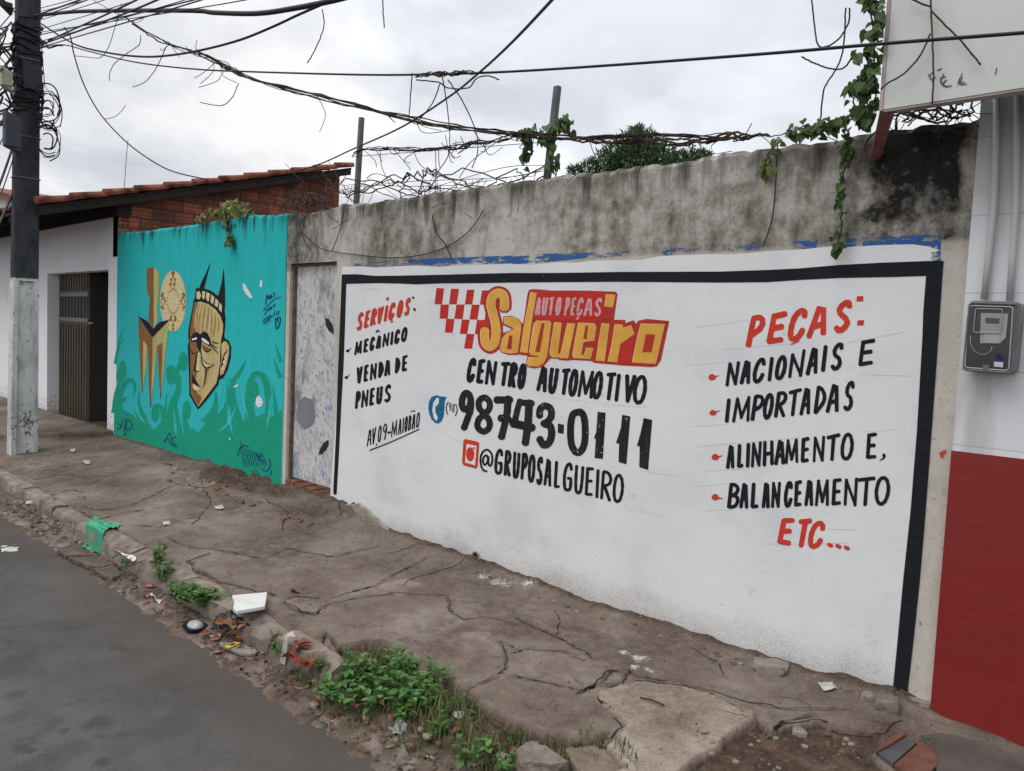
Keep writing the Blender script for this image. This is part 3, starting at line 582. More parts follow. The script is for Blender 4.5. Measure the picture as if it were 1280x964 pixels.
def ex(P):
    P.stroke([(483.6,374.6),(485,372.5)], 3.4); P.stroke([(491,401.2),(488,403.6)], 2.6, taper=(2.8, .8))
lettering('heading_lettering', P_RED, [(L('SERVICOS',446,454,455.5,462.8,463,471,471,479,480,485,485.5,494,496,504,506,512.7), [(446,392),(512,371.5)], [(446,414.5),(512,393.5)], 4.2, .12)], 'red brush heading SERVIÇOS on the left of the wall', extra=ex)
def ex(P):
    P.stroke([(515.8,371.5),(517,373)], 2.6); P.stroke([(517.4,386),(518.8,388)], 2.8); blob(P, 434.6, 438.6, 439.6, 434.5, 1.9); blob(P, 432.8, 472, 437.6, 467.5, 1.9)
    P.stroke([(470,415.8),(472,413.2),(474.2,414.8)], 1.9); P.stroke([(514,515.2),(516,513.6),(519,514.2)], 1.3); P.stroke([(462,563),(490,552),(524,536.5)], 1.5); P.stroke([(470.4,555.6),(470.8,556)], 2.4); P.stroke([(485,541),(488,540.2)], 2.6)
    P.stroke([(560.4,502.6),(558.2,507),(557.8,512),(559.4,518)], 1.3); P.stroke([(569.4,505),(571.2,510),(571,515),(569,520)], 1.3)
    text(P, L('98',560.6,564.2,564.4,568.8), [(560,503),(569,505.5)], [(560,513.5),(569,516)], 1.2, .1)
lettering('services_lettering', P_BLK, [
 (L('MECANICO',443,452.7,454,461.2,462,468.4,470,476.6,478,486.6,487.6,492,492.5,500.2,501,509.7), [(443,427.5),(509,408)], [(443,445),(509,426.5)], 3.7, .08),
 (L('VENDA',445,453.4,454.5,461,462.5,471,472.5,479.7,480.3,488.3)+L('DE',493.5,500.3,502,510), [(445,459),(510,443)], [(445,481),(510,463.5)], 4.0, .04),
 (L('PNEUS',444,450.8,451.5,460.7,461.5,468.8,470,478.3,480,489.2), [(444,489.5),(489,479.5)], [(444,512),(489,502)], 4.0, .05),
 (L('AV',458.5,464.8,464.6,470)+L('09',472,477.2,478,484)+L('MAIOBAO',489,496.7,497.4,502.3,502.6,505.2,505.4,509.8,510,514.4,514.6,519.4,519.8,525), [(458,537.5),(525,514.5)], [(458,559),(525,533.8)], 2.15, .06)],
 'small black lettering MECÂNICO, VENDA DE PNEUS and AV.09-MAIOBÃO', extra=ex)
lettering('trade_lettering', P_BLK, [
 (L('CENTRO',583,595.3,595.5,606.7,606.5,621.2,624,637.2,635.5,646.7,646.3,658.3)+L('AUTOMOTIVO',671,685.3,685,698,700,712.7,710,723.4,722.3,743,739.7,754.2,755.5,769.7,768,776,779,794.7,790.5,809.3), [(583,446.8),(658,455),(697,459.5),(754,464.5),(809,469.5)], [(583,478),(658,487.5),(697,493.3),(754,500.5),(809,507)], 5.2, .10)],
 'black lettering CENTRO AUTOMOTIVO below the logo')
def dig(P):
    S = lambda a_, w, *k, **q: P.stroke(a_, w*1.12, *k, **q)
    S([(588.5,500),(586,493),(581.5,491.6),(578,498),(577.5,507),(581,512),(586.5,508),(588.6,500),(588,512),(584,524),(579.5,536)], 7.4, jit=.03)
    S([(605,517),(599,510),(599,501),(605.5,497),(611.5,502),(611.5,511),(605,518),(598,525),(597,534),(604,539.5),(611,535),(611.5,526),(605,517)], 7.0, jit=.03)
    S([(619.5,500),(639,500)], 8.4, False); S([(635,497),(634,515),(630.5,532),(626.5,547.5)], 8.2, False); S([(624.5,522.5),(637,524.5)], 8.4, False)
    S([(650,500.5),(646,515),(642.5,531)], 7.0, False); S([(648.5,503),(666,504.5)], 7.4, False); S([(661.5,502),(660,530),(656.5,555)], 8.6, False); S([(640,529),(666.5,535)], 9.2, False)
    S([(674.5,521),(675,512),(681,507.5),(688,511),(689,520),(684,527.5),(678,530)], 7.8, jit=.03); S([(680,530),(687,532),(689.5,541),(687,552),(680,556.5),(674,548)], 8.2, jit=.03)
    P.poly([(697.5,529.5),(705,531),(704.5,542.5),(697,541)])
    S([(722,515.5),(716,518.5),(713.2,533),(714,554),(719,564.5),(725,565),(730,556),(731.5,540),(730,522),(726,515.5)], 7.8, closed=True, jit=.02)
    for a in ([(747,514.8),(757,516),(753.5,574),(743.2,572.5),(744.6,549),(742,548.5),(745.2,540)], [(777.5,518.5),(787.8,520.5),(783,580.5),(773.2,577.5),(773.8,554.5),(769.8,554),(776,535)], [(804.5,522.5),(815.2,525),(810,587.5),(799,584),(799.6,558),(796,557.5),(801,540)]): P.poly(a)
P = Paint(eps=.003); dig(P); P.build('phone_number_lettering', P_BLKD, BW, 'large brushed black telephone number 98743-0111')
def at(P):
    P.stroke([(610.2,575.5),(608.5,569.5),(605,571),(603.6,577),(605.6,581),(609,578),(610.6,571),(610.4,579),(612.5,582.5),(615,578),(614.6,568),(609,562.2),(603,565.5),(600.6,573),(601.2,582),(604.5,588),(608.5,589)], 2.5)
lettering('handle_lettering', P_BLK, [(L('GRUPOSALGUEIRO',617.5,629.2,629.7,639.2,640.5,650.2,650.7,660.2,659.5,669.7,670,679,679.5,690,692,701.5,703,716.2,717.3,730,730.5,742.7,743,750.5,750.5,765,765,780.3), [(617,560),(660,567),(690,574.5),(716,579.5),(742,584.5),(780,594.5)], [(617,592),(650,599.5),(690,610),(716,616),(742,622.5),(780,631)], 4.5, .04)], 'black lettering @GRUPOSALGUEIRO', extra=at)
def ex(P):
    P.stroke([(998.5,425.5),(993,428.5),(988,431)], 2, taper=(3.6, .8))
    P.poly([(1071,370.5),(1079,370),(1079,376.5),(1070.5,377)]); P.poly([(1072,400.5),(1080,400),(1079.5,406.5),(1071.2,407)])
    blob(P, 890, 471.5, 899, 469.2, 4); blob(P, 891, 516, 900.2, 513, 3.6); blob(P, 894, 571.3, 903.5, 569.5, 4); blob(P, 894, 621.5, 904.4, 623.3, 4)
lettering('parts_heading_lettering', P_RED, [(L('PECAS',933,956.5,958,984.3,984,1009.3,1009,1036.5,1042,1065.4), [(933,396),(984,388),(1009,384),(1036,378),(1065,373.5)], [(933,437),(956,432),(984,428.5),(1009,425),(1036,419.5),(1065,412.5)], 7.4, .13)], 'large red heading PEÇAS: on the right of the wall, with the red list marks below it', extra=ex)
def ex(P): P.stroke([(1103,568.5),(1105.6,569.5),(1104,573),(1099.5,575.6)], 3, taper=(3.6, 3.2, .8))
lettering('parts_lettering', P_BLK, [
 (L('NACIONAIS',907.5,924.3,925,939.7,940.5,957.2,959,967.5,968,984.3,986,1006.3,1008,1024.3,1025,1035.5,1038,1054.7)+L('E',1072.5,1094), [(907,452.5),(940,448.5),(984,443),(1006,435),(1035,430),(1054,428),(1094,423)], [(907,484),(957,478.5),(984,474),(1006,471.5),(1035,465),(1054,461.5),(1094,456.5)], 5.3, .10),
 (L('IMPORTADAS',905.5,914,916,939,939,955.3,953,967.7,968,984,984,1001.2,1000,1014.7,1017,1033.4,1033,1050.3,1054,1068.4), [(906,497.5),(953,492.5),(1000,485),(1033,480),(1068,476)], [(906,529.5),(939,527.5),(968,523.5),(1014,519),(1050,515.5),(1068,512.5)], 5.0, .09),
 (L('ALINHAMENTO',907.5,918.7,921,930.7,931.5,938.5,939,951.7,953,967.7,968,981.7,981.3,998.3,1000.5,1012.7,1016,1031.2,1033,1049.7,1050,1067.7)+L('E',1082,1097), [(907,556),(951,551),(998,547.3),(1031,544),(1049,541.5),(1096,540.5)], [(907,587),(951,584),(998,579.5),(1031,578),(1067,575),(1096,574.5)], 4.8, .03),
 (L('BALANCEAMENTO',909,924.7,924,936,938,949.7,952,962.8,964,975.8,979.5,991.3,992,1003.3,1005.5,1017.3,1019,1036.8,1039,1052.8,1054.5,1072.2,1072.5,1093.2,1092.5,1113.3), [(909,603.5),(950,602.5),(991,601),(1017,598.5),(1052,597.5),(1072,596.5),(1113,594.5)], [(909,636.5),(950,636.5),(991,634.5),(1017,633.5),(1052,632.5),(1072,634),(1113,631.5)], 4.9, .03)],
 'black list NACIONAIS E IMPORTADAS, ALINHAMENTO E, BALANCEAMENTO', extra=ex)
def ex(P):
    for x, y in ((1037.5,681.5),(1048,683),(1058.5,685)): P.stroke([(x-2.4,y-1.2),(x+2.4,y+1.2)], 4.6)
lettering('closing_lettering', P_RED, [(L('ETC',972,993,995,1013.7,1009.5,1031.3), [(972,647),(1013,648),(1031,654)], [(972,680),(1003,685.5),(1031,686.5)], 6.6, .14)], 'red lettering ETC... below the list', extra=ex)
P = Paint(eps=.0022)
for a in [(870,409,935,400),(905,437,1000,428),(866,457,905,452),(868,533,905,530),(870,558,1000,547),(880,589,930,586),(866,608,912,604),(875,638,915,637),(955,680,1060,679),(1035,661,1070,662),(1060,428,1130,415),(1080,468,1140,470),(1075,540,1120,537),(800,588,850,596),(780,633,832,646),(455,360,475,362),(590,470,660,476),(690,497,812,510),(548,538,590,560)]: P.stroke([(a[0],a[1]),((a[0]+a[2])/2,(a[1]+a[3])/2+.4),(a[2],a[3])], .55, jit=.4)
P.build('pencil_guide_lines', flat_mat('pencil_grey', (.62, .62, .62), .8, var=.2, vscale=8), BW)
# logo
A_ = lambda *p: [(530+p[i]/8, 350+p[i+1]/8) for i in range(0, len(p), 2)]
B2 = lambda *p: [(690+p[i]/8, 350+p[i+1]/8) for i in range(0, len(p), 2)]
P = Paint(eps=.0028)
for q in [(125,80,200,85,180,243,105,243),(270,88,350,90,325,243,250,243),(430,98,503,98,482,245,408,243),(580,105,700,105,650,250,558,245),(165,247,247,245,237,388,157,385),(325,245,405,245,385,392,303,388),(478,248,555,248,533,398,455,392),(622,252,690,250,700,390,606,405),(222,390,303,390,285,528,208,525),(378,395,455,397,430,540,358,538),(530,400,720,400,700,545,508,542),(425,540,503,540,480,688,400,685)]: P.poly(A_(*q))
P.build('painted_checker_flag', P_LRED, BW)
LG = Paint(eps=.0030)
LG.poly(A_(1048,100,1080,92,1115,92)+B2(0,106,200,106,380,108,640,118,655,140,618,398,735,400,730,432,818,402,838,440,865,405,950,390,1172,410,1090,800,1050,862,1000,872,700,855,420,830,400,812,210,800,150,808,70,800,60,790,0,785)+A_(1262,785,1225,830,1190,870,1100,885,1030,870,1018,840,1035,760,950,745,930,750,840,750,770,725,745,680,770,560,790,530,850,510,880,492,785,450,795,365,870,358,940,383,985,440,1000,380,1035,140))
SP = [(530+a/8, 350+b_/8) for a, b_ in [(802,288),(806,215),(790,150),(735,132),(685,168),(668,245),(690,345),(716,450),(718,560),(700,635),(660,668),(618,635),(606,570),(608,500)]]
LG.stroke(SP, 17.6, jit=0, cap=True); LG.build('logo_outline', P_DRED, BW)
LR = Paint(eps=.0037); LR.poly(A_(1132,112)+B2(0,116,525,128,500,410,0,410)+A_(1108,402)); LR.poly(B2(690,655,828,550,795,812,668,835)); LR.poly(A_(700,300,735,420,715,520,690,610,650,600,640,520)); LR.build('logo_field', P_LRED, BW)
YP = [A_(805,378,870,372,930,392,962,440,966,490,930,728,860,733,780,718,764,680,785,590,820,542,870,515,903,490,870,462,803,436), A_(1068,127,1122,132,1075,400,1030,728,966,723,1010,420),
 A_(1125,412,1255,414,1268,430,1226,760,1195,828,1140,860,1042,858,1032,830,1047,777,1140,780,1146,757,1070,745,1056,720,1085,520,1100,440), B2(25,427,93,427,52,735,86,743,100,690,156,433,227,437,155,783,90,778,70,772,0,768,-22,740,-5,620),
 B2(265,432,425,440,438,470,418,605,312,620,287,752,320,758,345,682,408,683,384,788,215,776,207,750,235,590), B2(500,437,569,439,520,813,442,806,470,620), B2(541,147,631,152,604,273,527,264), B2(630,447,704,452,710,485,790,457,818,540,680,640,645,823,562,813,600,640), B2(890,442,1126,442,1034,838,802,823,840,640)]
PL = Paint(eps=.0041)
for q in YP: PL.stroke(q+[q[0]], 1.2, smooth=False, jit=0)
PL.stroke(SP, 11.2, jit=0); PL.build('logo_pale_edge', P_PALE, BW)
YL = Paint(eps=.0050)
for q in YP: YL.poly(q)
YL.stroke(SP, 9.8, jit=0); YL.build('logo_lettering', P_YEL, BW, 'yellow logo lettering Salgueiro with a dark red outline')
CN = Paint(eps=.0058)
for q in [A_(852,557,884,557,874,694,826,690), A_(1178,432,1206,432,1158,722,1112,716), B2(334,458,360,458,346,594,313,590), B2(940,542,1030,547,995,723,902,723)]: CN.poly(q)
CN.build('logo_counters', P_DRED, BW)
lt = Paint(eps=.0045); text(lt, L('AUTOPECAS',669,676.7,677,685,685.3,692.8,694,702,705.5,713,713.4,720.2,720.6,729.6,730,741.5,743,752.6), [(669,371),(752,372.5)], [(669,394.5),(752,395.5)], 3.5, .1); lt.stroke([(721,396.5),(723.6,397),(720.5,399.6)], 1.6); lt.build('logo_small_lettering', P_PINK, BW, 'pale pink lettering AUTO PEÇAS on the red logo')
IC = Paint(eps=.0032); C5 = lambda *p: [(520+p[i]/8, 430+p[i+1]/8) for i in range(0, len(p), 2)]; C7 = lambda *p: [(540+p[i]/8, 520+p[i+1]/8) for i in range(0, len(p), 2)]
IC.poly(C5(205,512,240,524,304,530,288,570,284,640,276,720,258,770,225,796,190,790,155,755,132,700,122,640,130,575,155,530)); IC.build('phone_icon', P_BLUE, BW, 'round blue telephone mark')
IC2 = Paint(eps=.0040); IC2.poly(C5(210,535,230,545,226,600,196,630,192,660,200,700,218,735,205,772,178,740,163,665,172,590)); IC2.poly(C7(345,280,446,300,430,496,330,466), e=.0040); 
IC3 = Paint(eps=.0032); IC3.poly(C7(335,230,455,258,472,275,455,510,440,527,318,495,300,470,314,245)); IC3.build('camera_icon', P_RED, BW, 'rounded red camera mark'); IC2.build('icon_whites', P_WHT, BW)
IC4 = Paint(eps=.0048); IC4.ell(540+382/8, 520+383/8, 5.2, 8.8); IC4.poly(C7(410,310,432,314,425,336,408,328)); IC4.build('camera_icon_lens', P_RED, BW)
MM = MB(); MM.prism([wp(*p, -.03) for p in [(412,632),(430,630),(440,631),(448,629),(456,636),(463,643),(478,655),(488,666),(492,676),(470,672),(440,662),(412,650)]], (0, .035, 0)); MM.build('broken_mortar', flat_mat('mortar', (.30, .27, .235), .95, var=.4, vscale=18, bmp=.6), BW, bevel=.012)
q = wp(595.5, 697.5); DP = MB(); n = 20
ring = [Vector((q.x+.034*cos(2*pi*i/n), -.006, q.z+.042*sin(2*pi*i/n))) for i in range(n)]
DP.tube(ring+[ring[0]], .007, 6, cap=False); DP.build('drain_pipe', flat_mat('grey_pipe', (.28, .27, .26), .6), BW, smooth=True)
DH = MB(); DH.add([(v.x, -.004, v.z) for v in ring], [tuple(range(n))]); DH.build('drain_hole', M_DARK, BW)
# ================================================================ the stretch with the old door
GW = empty('gate_wall', (-5.4, 0, 0), 'narrow grey stretch of wall with a peeling metal door between the teal mural and the white wall', 'wall')
mb = MB(); tp = [wp(*p) for p in [(359,268),(380,266),(395,263),(415,260),(426,253)]]
wall_slab(mb, tp, -5.80, XL-.004, 2.005, 0.002, .16, 24, .012); mb.box((-5.80, .002, -.2), (-5.745, .16, 2.003)); mb.box((-5.078, .002, .10), (XL-.004, .16, 2.003)); mb.build('wall', MC, GW)
mb = MB()
for i in range(5): mb.box((-5.743+i*.133, .004+random.uniform(-.006, .006), -.1), (-5.743+i*.133+.126, .15, .205-.012*i+random.uniform(-.012, .008)))
mb.build('brick_sill', M_BRKRED, GW, bevel=.008)
mb = MB(); mb.box((-5.743, .055, .21), (-5.08, .085, 1.985)); dr = mb.build('door', MDP, GW, bevel=.004)
mb = MB(); mb.box((-5.743, .035, 1.985), (-5.08, .09, 2.004)); mb.box((-5.745, .03, .2), (-5.72, .088, 1.985)); mb.build('door_frame', flat_mat('rusted_frame', (.14, .10, .08), .9, var=.5, vscale=20), GW)
D = Paint(Y=.055, eps=.001); D.poly([(382.5+11.5*cos(a)*(1+.08*sin(5*a)), 516.5+20*sin(a)*(1+.05*cos(7*a))) for a in [2*pi*i/40 for i in range(40)]]); D.build('grey_paint_patch', flat_mat('grey_patch', (.20, .205, .225), .8, var=.1), GW)
D = Paint(Y=.055, eps=.0012); D.poly([(406.5,397),(411,399),(415,405),(417.4,412),(417,418),(411,414),(407,407)]); D.poly([(410.5,549.5),(405,553),(400,561),(398,568.5),(402,568),(407.5,563),(411,556)]); D.build('door_hole', M_DARK, GW)
# ================================================================ teal mural wall
MWL = empty('mural_wall', (-7.6, 0, 0), 'teal painted wall with a mural of a horned mask and a golden dagger above green flames', 'wall')
mb = MB(); wall_slab(mb, [wp(*p) for p in [(147,291),(180,288),(220,283),(260,277),(296,272),(301,268),(330,268),(361,266)]], -9.466, -5.804, -.2, -.004, .15, 70, .006); mb.build('wall', MT, MWL)
def mural(name, mat, fn, eps, label=None):
    P = Paint(Y=-.004, eps=eps); fn(P); return P.build(name, mat, MWL, label)
def flames(P):
    S = P.stroke
    P.poly([(142,556),(142.5,515),(147,508),(155,513),(165,518),(172,526),(180,531),(186,533),(192,537),(196,534),(205,521),(215,521),(222,537),(228,542),(232,544),(240,535),(248,541),(254,533),(262,522),(275,516),(282,524),(290,537),(300,529),(312,521),(318,522),(330,517),(338,522),(352.3,512),(350,620),(300,612),(250,598),(200,580)])
    S([(147,516),(147,500),(152,487),(159,476),(166,477),(168.5,485),(166,495)], 9, taper=(16,11,6.5,5.5,5,3.5,.5)); S([(144,510),(145,492),(149,480),(155,470)], 7, taper=(7,5,3,2)); P.ell(153, 463, 5, 12); P.ell(149, 470, 4, 8)
    S([(157,499),(152,502),(156,497),(161,498)], 2, taper=(4,3,2,.3)); S([(184,534),(178,518),(174,505),(173.5,489)], 6, taper=(14,6,3,.3)); S([(176,536),(172,522),(167,512)], 3, taper=(5,3,.3))
    P.ell(194, 517, 5, 11); S([(207,532),(204,516),(200,508),(194,507),(190.5,513)], 6, taper=(10,7,5,4,2))
    S([(214,530),(216,505),(222,490),(223,475),(218,462),(212,459),(209,466),(211,477)], 7, taper=(16,9,7,6,5,4.5,4,3)); P.ell(213, 470, 4.6, 11); P.ell(229, 452, 5.8, 12); S([(219,480),(221,466),(225,455)], 4, taper=(6,5,5))
    S([(206,530),(207,508),(208,491)], 3, taper=(6,2.5,.3)); S([(211,530),(213,512),(214,500)], 2, taper=(5,2,.3)); S([(226,545),(222,522),(219,500)], 3, taper=(7,4,.3))
    P.ell(233.5, 513, 5.4, 12); S([(235,545),(231,525),(231,508)], 5, taper=(10,6,5)); S([(259,530),(268,512),(270,497),(268.5,488)], 5, taper=(18,8,4,.3)); S([(273,530),(282,512),(285,495),(283,476)], 5, taper=(18,8,4,.3))
    S([(299,540),(293,512),(290.5,492),(291,478),(299,466),(307.5,450)], 7, taper=(20,10,7,6,5,.3)); S([(291,480),(288,475),(284,472)], 3, taper=(5,3,.3))
    S([(313,525),(311,490),(315,472),(323,467),(331,474),(334.5,490),(335,512),(331,528)], 7, taper=(14,8,7,7,8,8,7,6)); P.ell(317, 489, 6.4, 14)
    S([(350.5,472),(346.5,462),(342,448)], 4, taper=(6,4,.3)); S([(351,452),(347.5,441),(344,428)], 3, taper=(5,3,.3)); S([(346,525),(343.5,503),(341,482)], 4, taper=(8,4,.3)); S([(147,440),(150,430),(156,423)], 2, taper=(3,2,.3)); S([(144,455),(148,430),(153,412)], 2, taper=(4,2.5,.3))
mural('painted_flames', P_GRN, flames, .0010, 'green swirling flames along the foot of the mural')
def lights(P):
    S = P.stroke
    for a in [[(249,470),(244,490),(250,520),(247,530)], [(281,470),(276,490),(272,515)], [(284,505),(287,525),(291,545)], [(303,480),(304,500),(311,525)], [(338,495),(337,515),(333,535)], [(170,495),(172,515),(182,530)], [(184,510),(186,525),(192,534)], [(217,512),(219,535),(221,546)], [(296,505),(286,528),(273,540)]]: S(a, 3, taper=(.4,3.4,.4))
mural('painted_flame_highlights', P_LTEAL, lights, .0018)
def gold(P):
    P.poly([(192,333.5),(196,337),(199,342),(199,370),(196.5,385),(197.5,400),(192,412)]); P.poly([(212,399.8),(190.6,422),(190.6,440),(196.5,433),(203,428),(208.8,424)]); P.poly([(179,426),(184.5,433),(182,465),(178,488)]); P.poly([(190.6,422),(196.5,433),(193,470),(188,508)]); P.poly([(203,428),(209,423),(205,460),(200.8,498)])
mural('dagger_light_side', P_OLI, gold, .0026)
def goldb(P):
    P.poly([(184.5,334),(186.5,335),(188,334.3),(192,333.5),(192,413),(188,404),(185.2,400),(187,380),(187,372),(183.3,364),(183,341)]); P.poly([(172.6,396.8),(190.6,422),(190.6,440),(184.5,433),(179,426),(178.2,489),(176.8,489),(174.5,445)]); P.poly([(184.5,433),(190.6,422),(190.4,450),(188.4,509),(187,509)]); P.poly([(196.5,433),(203,428),(202.5,450),(201,498),(200,498)])
mural('dagger_dark_side', P_BRN, goldb, .0034, 'golden dagger figure of the mural')
mural('dagger_collar', P_DK, lambda P: P.poly([(172.3,394.8),(185.6,402.5),(191.3,411.3),(199.4,402.8),(212.3,399.4),(190.6,422)]), .0042)
mural('shield_disc', P_DISC, lambda P: P.ell(216.3, 376.5, 16.2, 38, 40), .0018, 'tan oval shield of the mural with brown patterns')
def pat(P):
    T = lambda x, y, w, h: P.poly([(x-w, y), (x+w, y), (x, y+h)])
    P.ell(216.3, 341, 2.4, 2.2, 8); T(216.3, 343, 1.6, 6)
    for x in (214, 218.6): T(x, 348, 1.7, 6); T(x-.9, 354, 1.9, 6); T(x, 397, 1.5, -4); T(x, 402, 1.8, -5)
    for x in (213, 219.6): T(x, 400, 1.4, -4.5)
    T(216.3, 408, 1.6, -6); T(216.3, 413, 1.6, -6)
    for i in range(22):
        a = 2*pi*i/22; P.stroke([(216.3+6.6*cos(a), 376.5+14*sin(a)), (216.3+8*cos(a), 376.5+16.5*sin(a))], 1.1, False, cap=False)
    for sx in (-1, 1):
        x = 216.3+sx*9; P.stroke([(x, 376.5), (x+sx*3.6, 370), (x+sx*6, 376.5), (x+sx*3.6, 383), (x, 376.5)], 1.2, False); P.stroke([(x+sx*2, 376.5), (x+sx*5, 368)], 1, False); T(x+sx*3.6, 369, 1.5, -5); T(x+sx*3.6, 384, 1.5, 5); T(x+sx*5.6, 371, 1.2, -5); T(x+sx*5.6, 382, 1.2, 5)
mural('shield_pattern', P_BRN, pat, .0026)
def mo(P):
    P.poly([(263.6,326.5),(256.5,343),(252,352),(249,360.5),(245,359.8),(243.6,372),(241.5,377),(240.5,386),(237.5,400),(235.5,412),(235,422),(236.4,426),(234.6,432),(235.6,455),(236.4,480),(236.6,494),(247.5,512.6),(258.5,500),(272.4,481),(274,474.6),(279,472.5),(284.5,462),(288.2,448),(289,434),(286,426),(281.5,423.5),(280,420),(281.2,410),(281.8,398),(280.4,387),(281.2,382),(281.2,364),(279.5,334.7),(276.6,355),(272.6,370),(264,363.5),(255,360.6),(259.6,342)])
mural('mask_outline', P_DK, mo, .0026, 'dark outline and horns of the mural mask')
def mf(P):
    P.poly([(243,379),(250,377),(260,380),(269,386.5),(275.5,395),(279,406),(278.2,416),(276.4,424),(275.4,434),(274.8,455),(272.8,468),(270.4,479),(248,508.5),(238.4,492.5),(237.8,450),(237.2,430),(237.6,412),(240,395)])
    P.poly([(276.8,430),(280.5,426.4),(284,428),(286.6,434),(286,444),(283,457),(279,467.5),(275.2,469.5),(275.4,458),(277,448)])
mural('mask_face', P_TAN, mf, .0034, 'tan face of the mural mask')
def mbw(P):
    P.poly([(237.6,412),(240,395),(243,379.5),(248,378.5),(245.5,392),(243.8,405),(245,425),(246.5,440),(244,458),(246,470),(241,478),(246,490),(247.5,506.5),(238.4,492.5),(237.8,450),(237.2,430)])
    P.poly([(251,446),(257,456),(268,456.5),(262,460),(259,466),(257,480),(253,486),(256,470),(256,461),(251,452)]); P.poly([(253,430),(263,436.5),(258,440),(253,436)]); P.poly([(242,487),(252,497),(248,507),(240,493)])
mural('mask_brown_planes', P_BRN, mbw, .0042)
def mt(P):
    for a in [[(245.8,365),(249.5,364),(251.5,370),(249,374.5),(245.6,373.4)], [(253,364),(256.5,364.5),(256,370),(255,375),(252.6,372)], [(258,365),(262.5,367),(261,377),(258.5,376),(257.4,372)], [(264,368),(268,371.5),(266.5,380.5),(263,378)], [(269.5,373),(273,376.5),(272,384.5),(268,381.5)], [(274,378),(277.5,382),(277,391),(273.5,386.5)]]: P.poly(a)
    for a in [[(247,381),(244.5,395),(243.5,410)], [(250.5,380),(248,394),(246,410)], [(255,381),(251,394),(249.5,412)], [(259,383),(257,398),(255,412)], [(262.5,385),(262,400),(261,416)], [(266,388),(267,402),(265,418)]]: P.stroke(a, 1.0, taper=(.5, 1.5, .6))
    P.poly([(248,434),(250,436),(249.5,462),(247.5,465),(245,463)]); P.poly([(251.5,438),(254.5,448),(260,455),(267.5,456),(258,459.5),(253.5,455),(251,446)]); P.poly([(240.5,480),(246,482.5),(251,486),(246,489),(241.5,486)]); P.poly([(278,452),(283.5,440),(284,450),(279.5,463),(277,463)])
mural('mask_highlights', P_LIN, mt, .0050)
def hs(P):
    for a in [[(246,381),(243,396),(241.5,412)], [(249,380),(246.5,396),(245.5,412)], [(253,380),(249.8,396),(248,414)], [(257,381),(254,398),(252.5,414)], [(261,384),(259.5,400),(258,414)], [(264.5,387),(264.8,402),(263.5,418)], [(268.5,391),(269,404),(266.5,420)], [(273,397),(273.5,406),(271.5,416)]]: P.stroke(a, 1.2, taper=(.6, 1.8, .6))
    for i in range(7): P.stroke([(257.5-i*.3, 462+i*2.6), (263-i*.6, 463+i*2.6)], .8, False, taper=(1.2, .3))
mural('mask_hair_lines', P_OCH, hs, .0058)
def md(P):
    S = P.stroke
    P.poly([(237.8,423),(241,417.5),(246,414.5),(250,418),(254.5,414),(259,416),(262.5,423),(264,430.5),(262,433.5),(257,430),(252,427),(251.5,434),(248.8,441),(246.2,434),(245.4,427),(239,427.5)])
    S([(238,436),(241,442),(244.5,441)], 1, taper=(.6,1.4,.6)); S([(247,438),(245,450),(243.5,463),(248.5,464)], 1.2, taper=(.8,1.6,2.2,.6)); S([(250.5,437),(252.5,447),(258,454),(268,456)], 1, taper=(1.4,1.2,1,.4)); S([(251,446),(253,455),(258,460),(268,456.5)], 1, taper=(.8,1.6,1.4,.3)); P.poly([(239.8,467.5),(243,472),(250.5,485),(245,481.5),(240,478.5)])
    S([(263,431),(268,437),(273.5,443)], 1, taper=(1.4,1.4,.5)); S([(265,427),(270,429),(274,428.5)], 1, taper=(1.6,1.4,.4)); S([(265,430.5),(269,434),(272,435)], 1, taper=(1.4,1.2,.4)); S([(253,434),(258,440),(264.5,436)], 1, taper=(.6,1.6,.6)); S([(257.5,462),(256.6,470),(255,478)], 1, taper=(1.6,1.2,.3))
    P.poly([(284.8,436),(280,442),(277.5,450),(275.6,460),(279.4,455),(277.8,453),(280.5,448.5),(279.6,446)])
mural('mask_features', P_DK, md, .0066)
mural('mask_eyes', P_WHT, lambda P: (P.poly([(239.6,423.6),(246,421.6),(246.2,424.2),(240.2,425.6)]), P.poly([(252,422.2),(256,423.6),(261,428.2),(261.6,431),(255.5,428.2),(252.2,425.2)])), .0074)
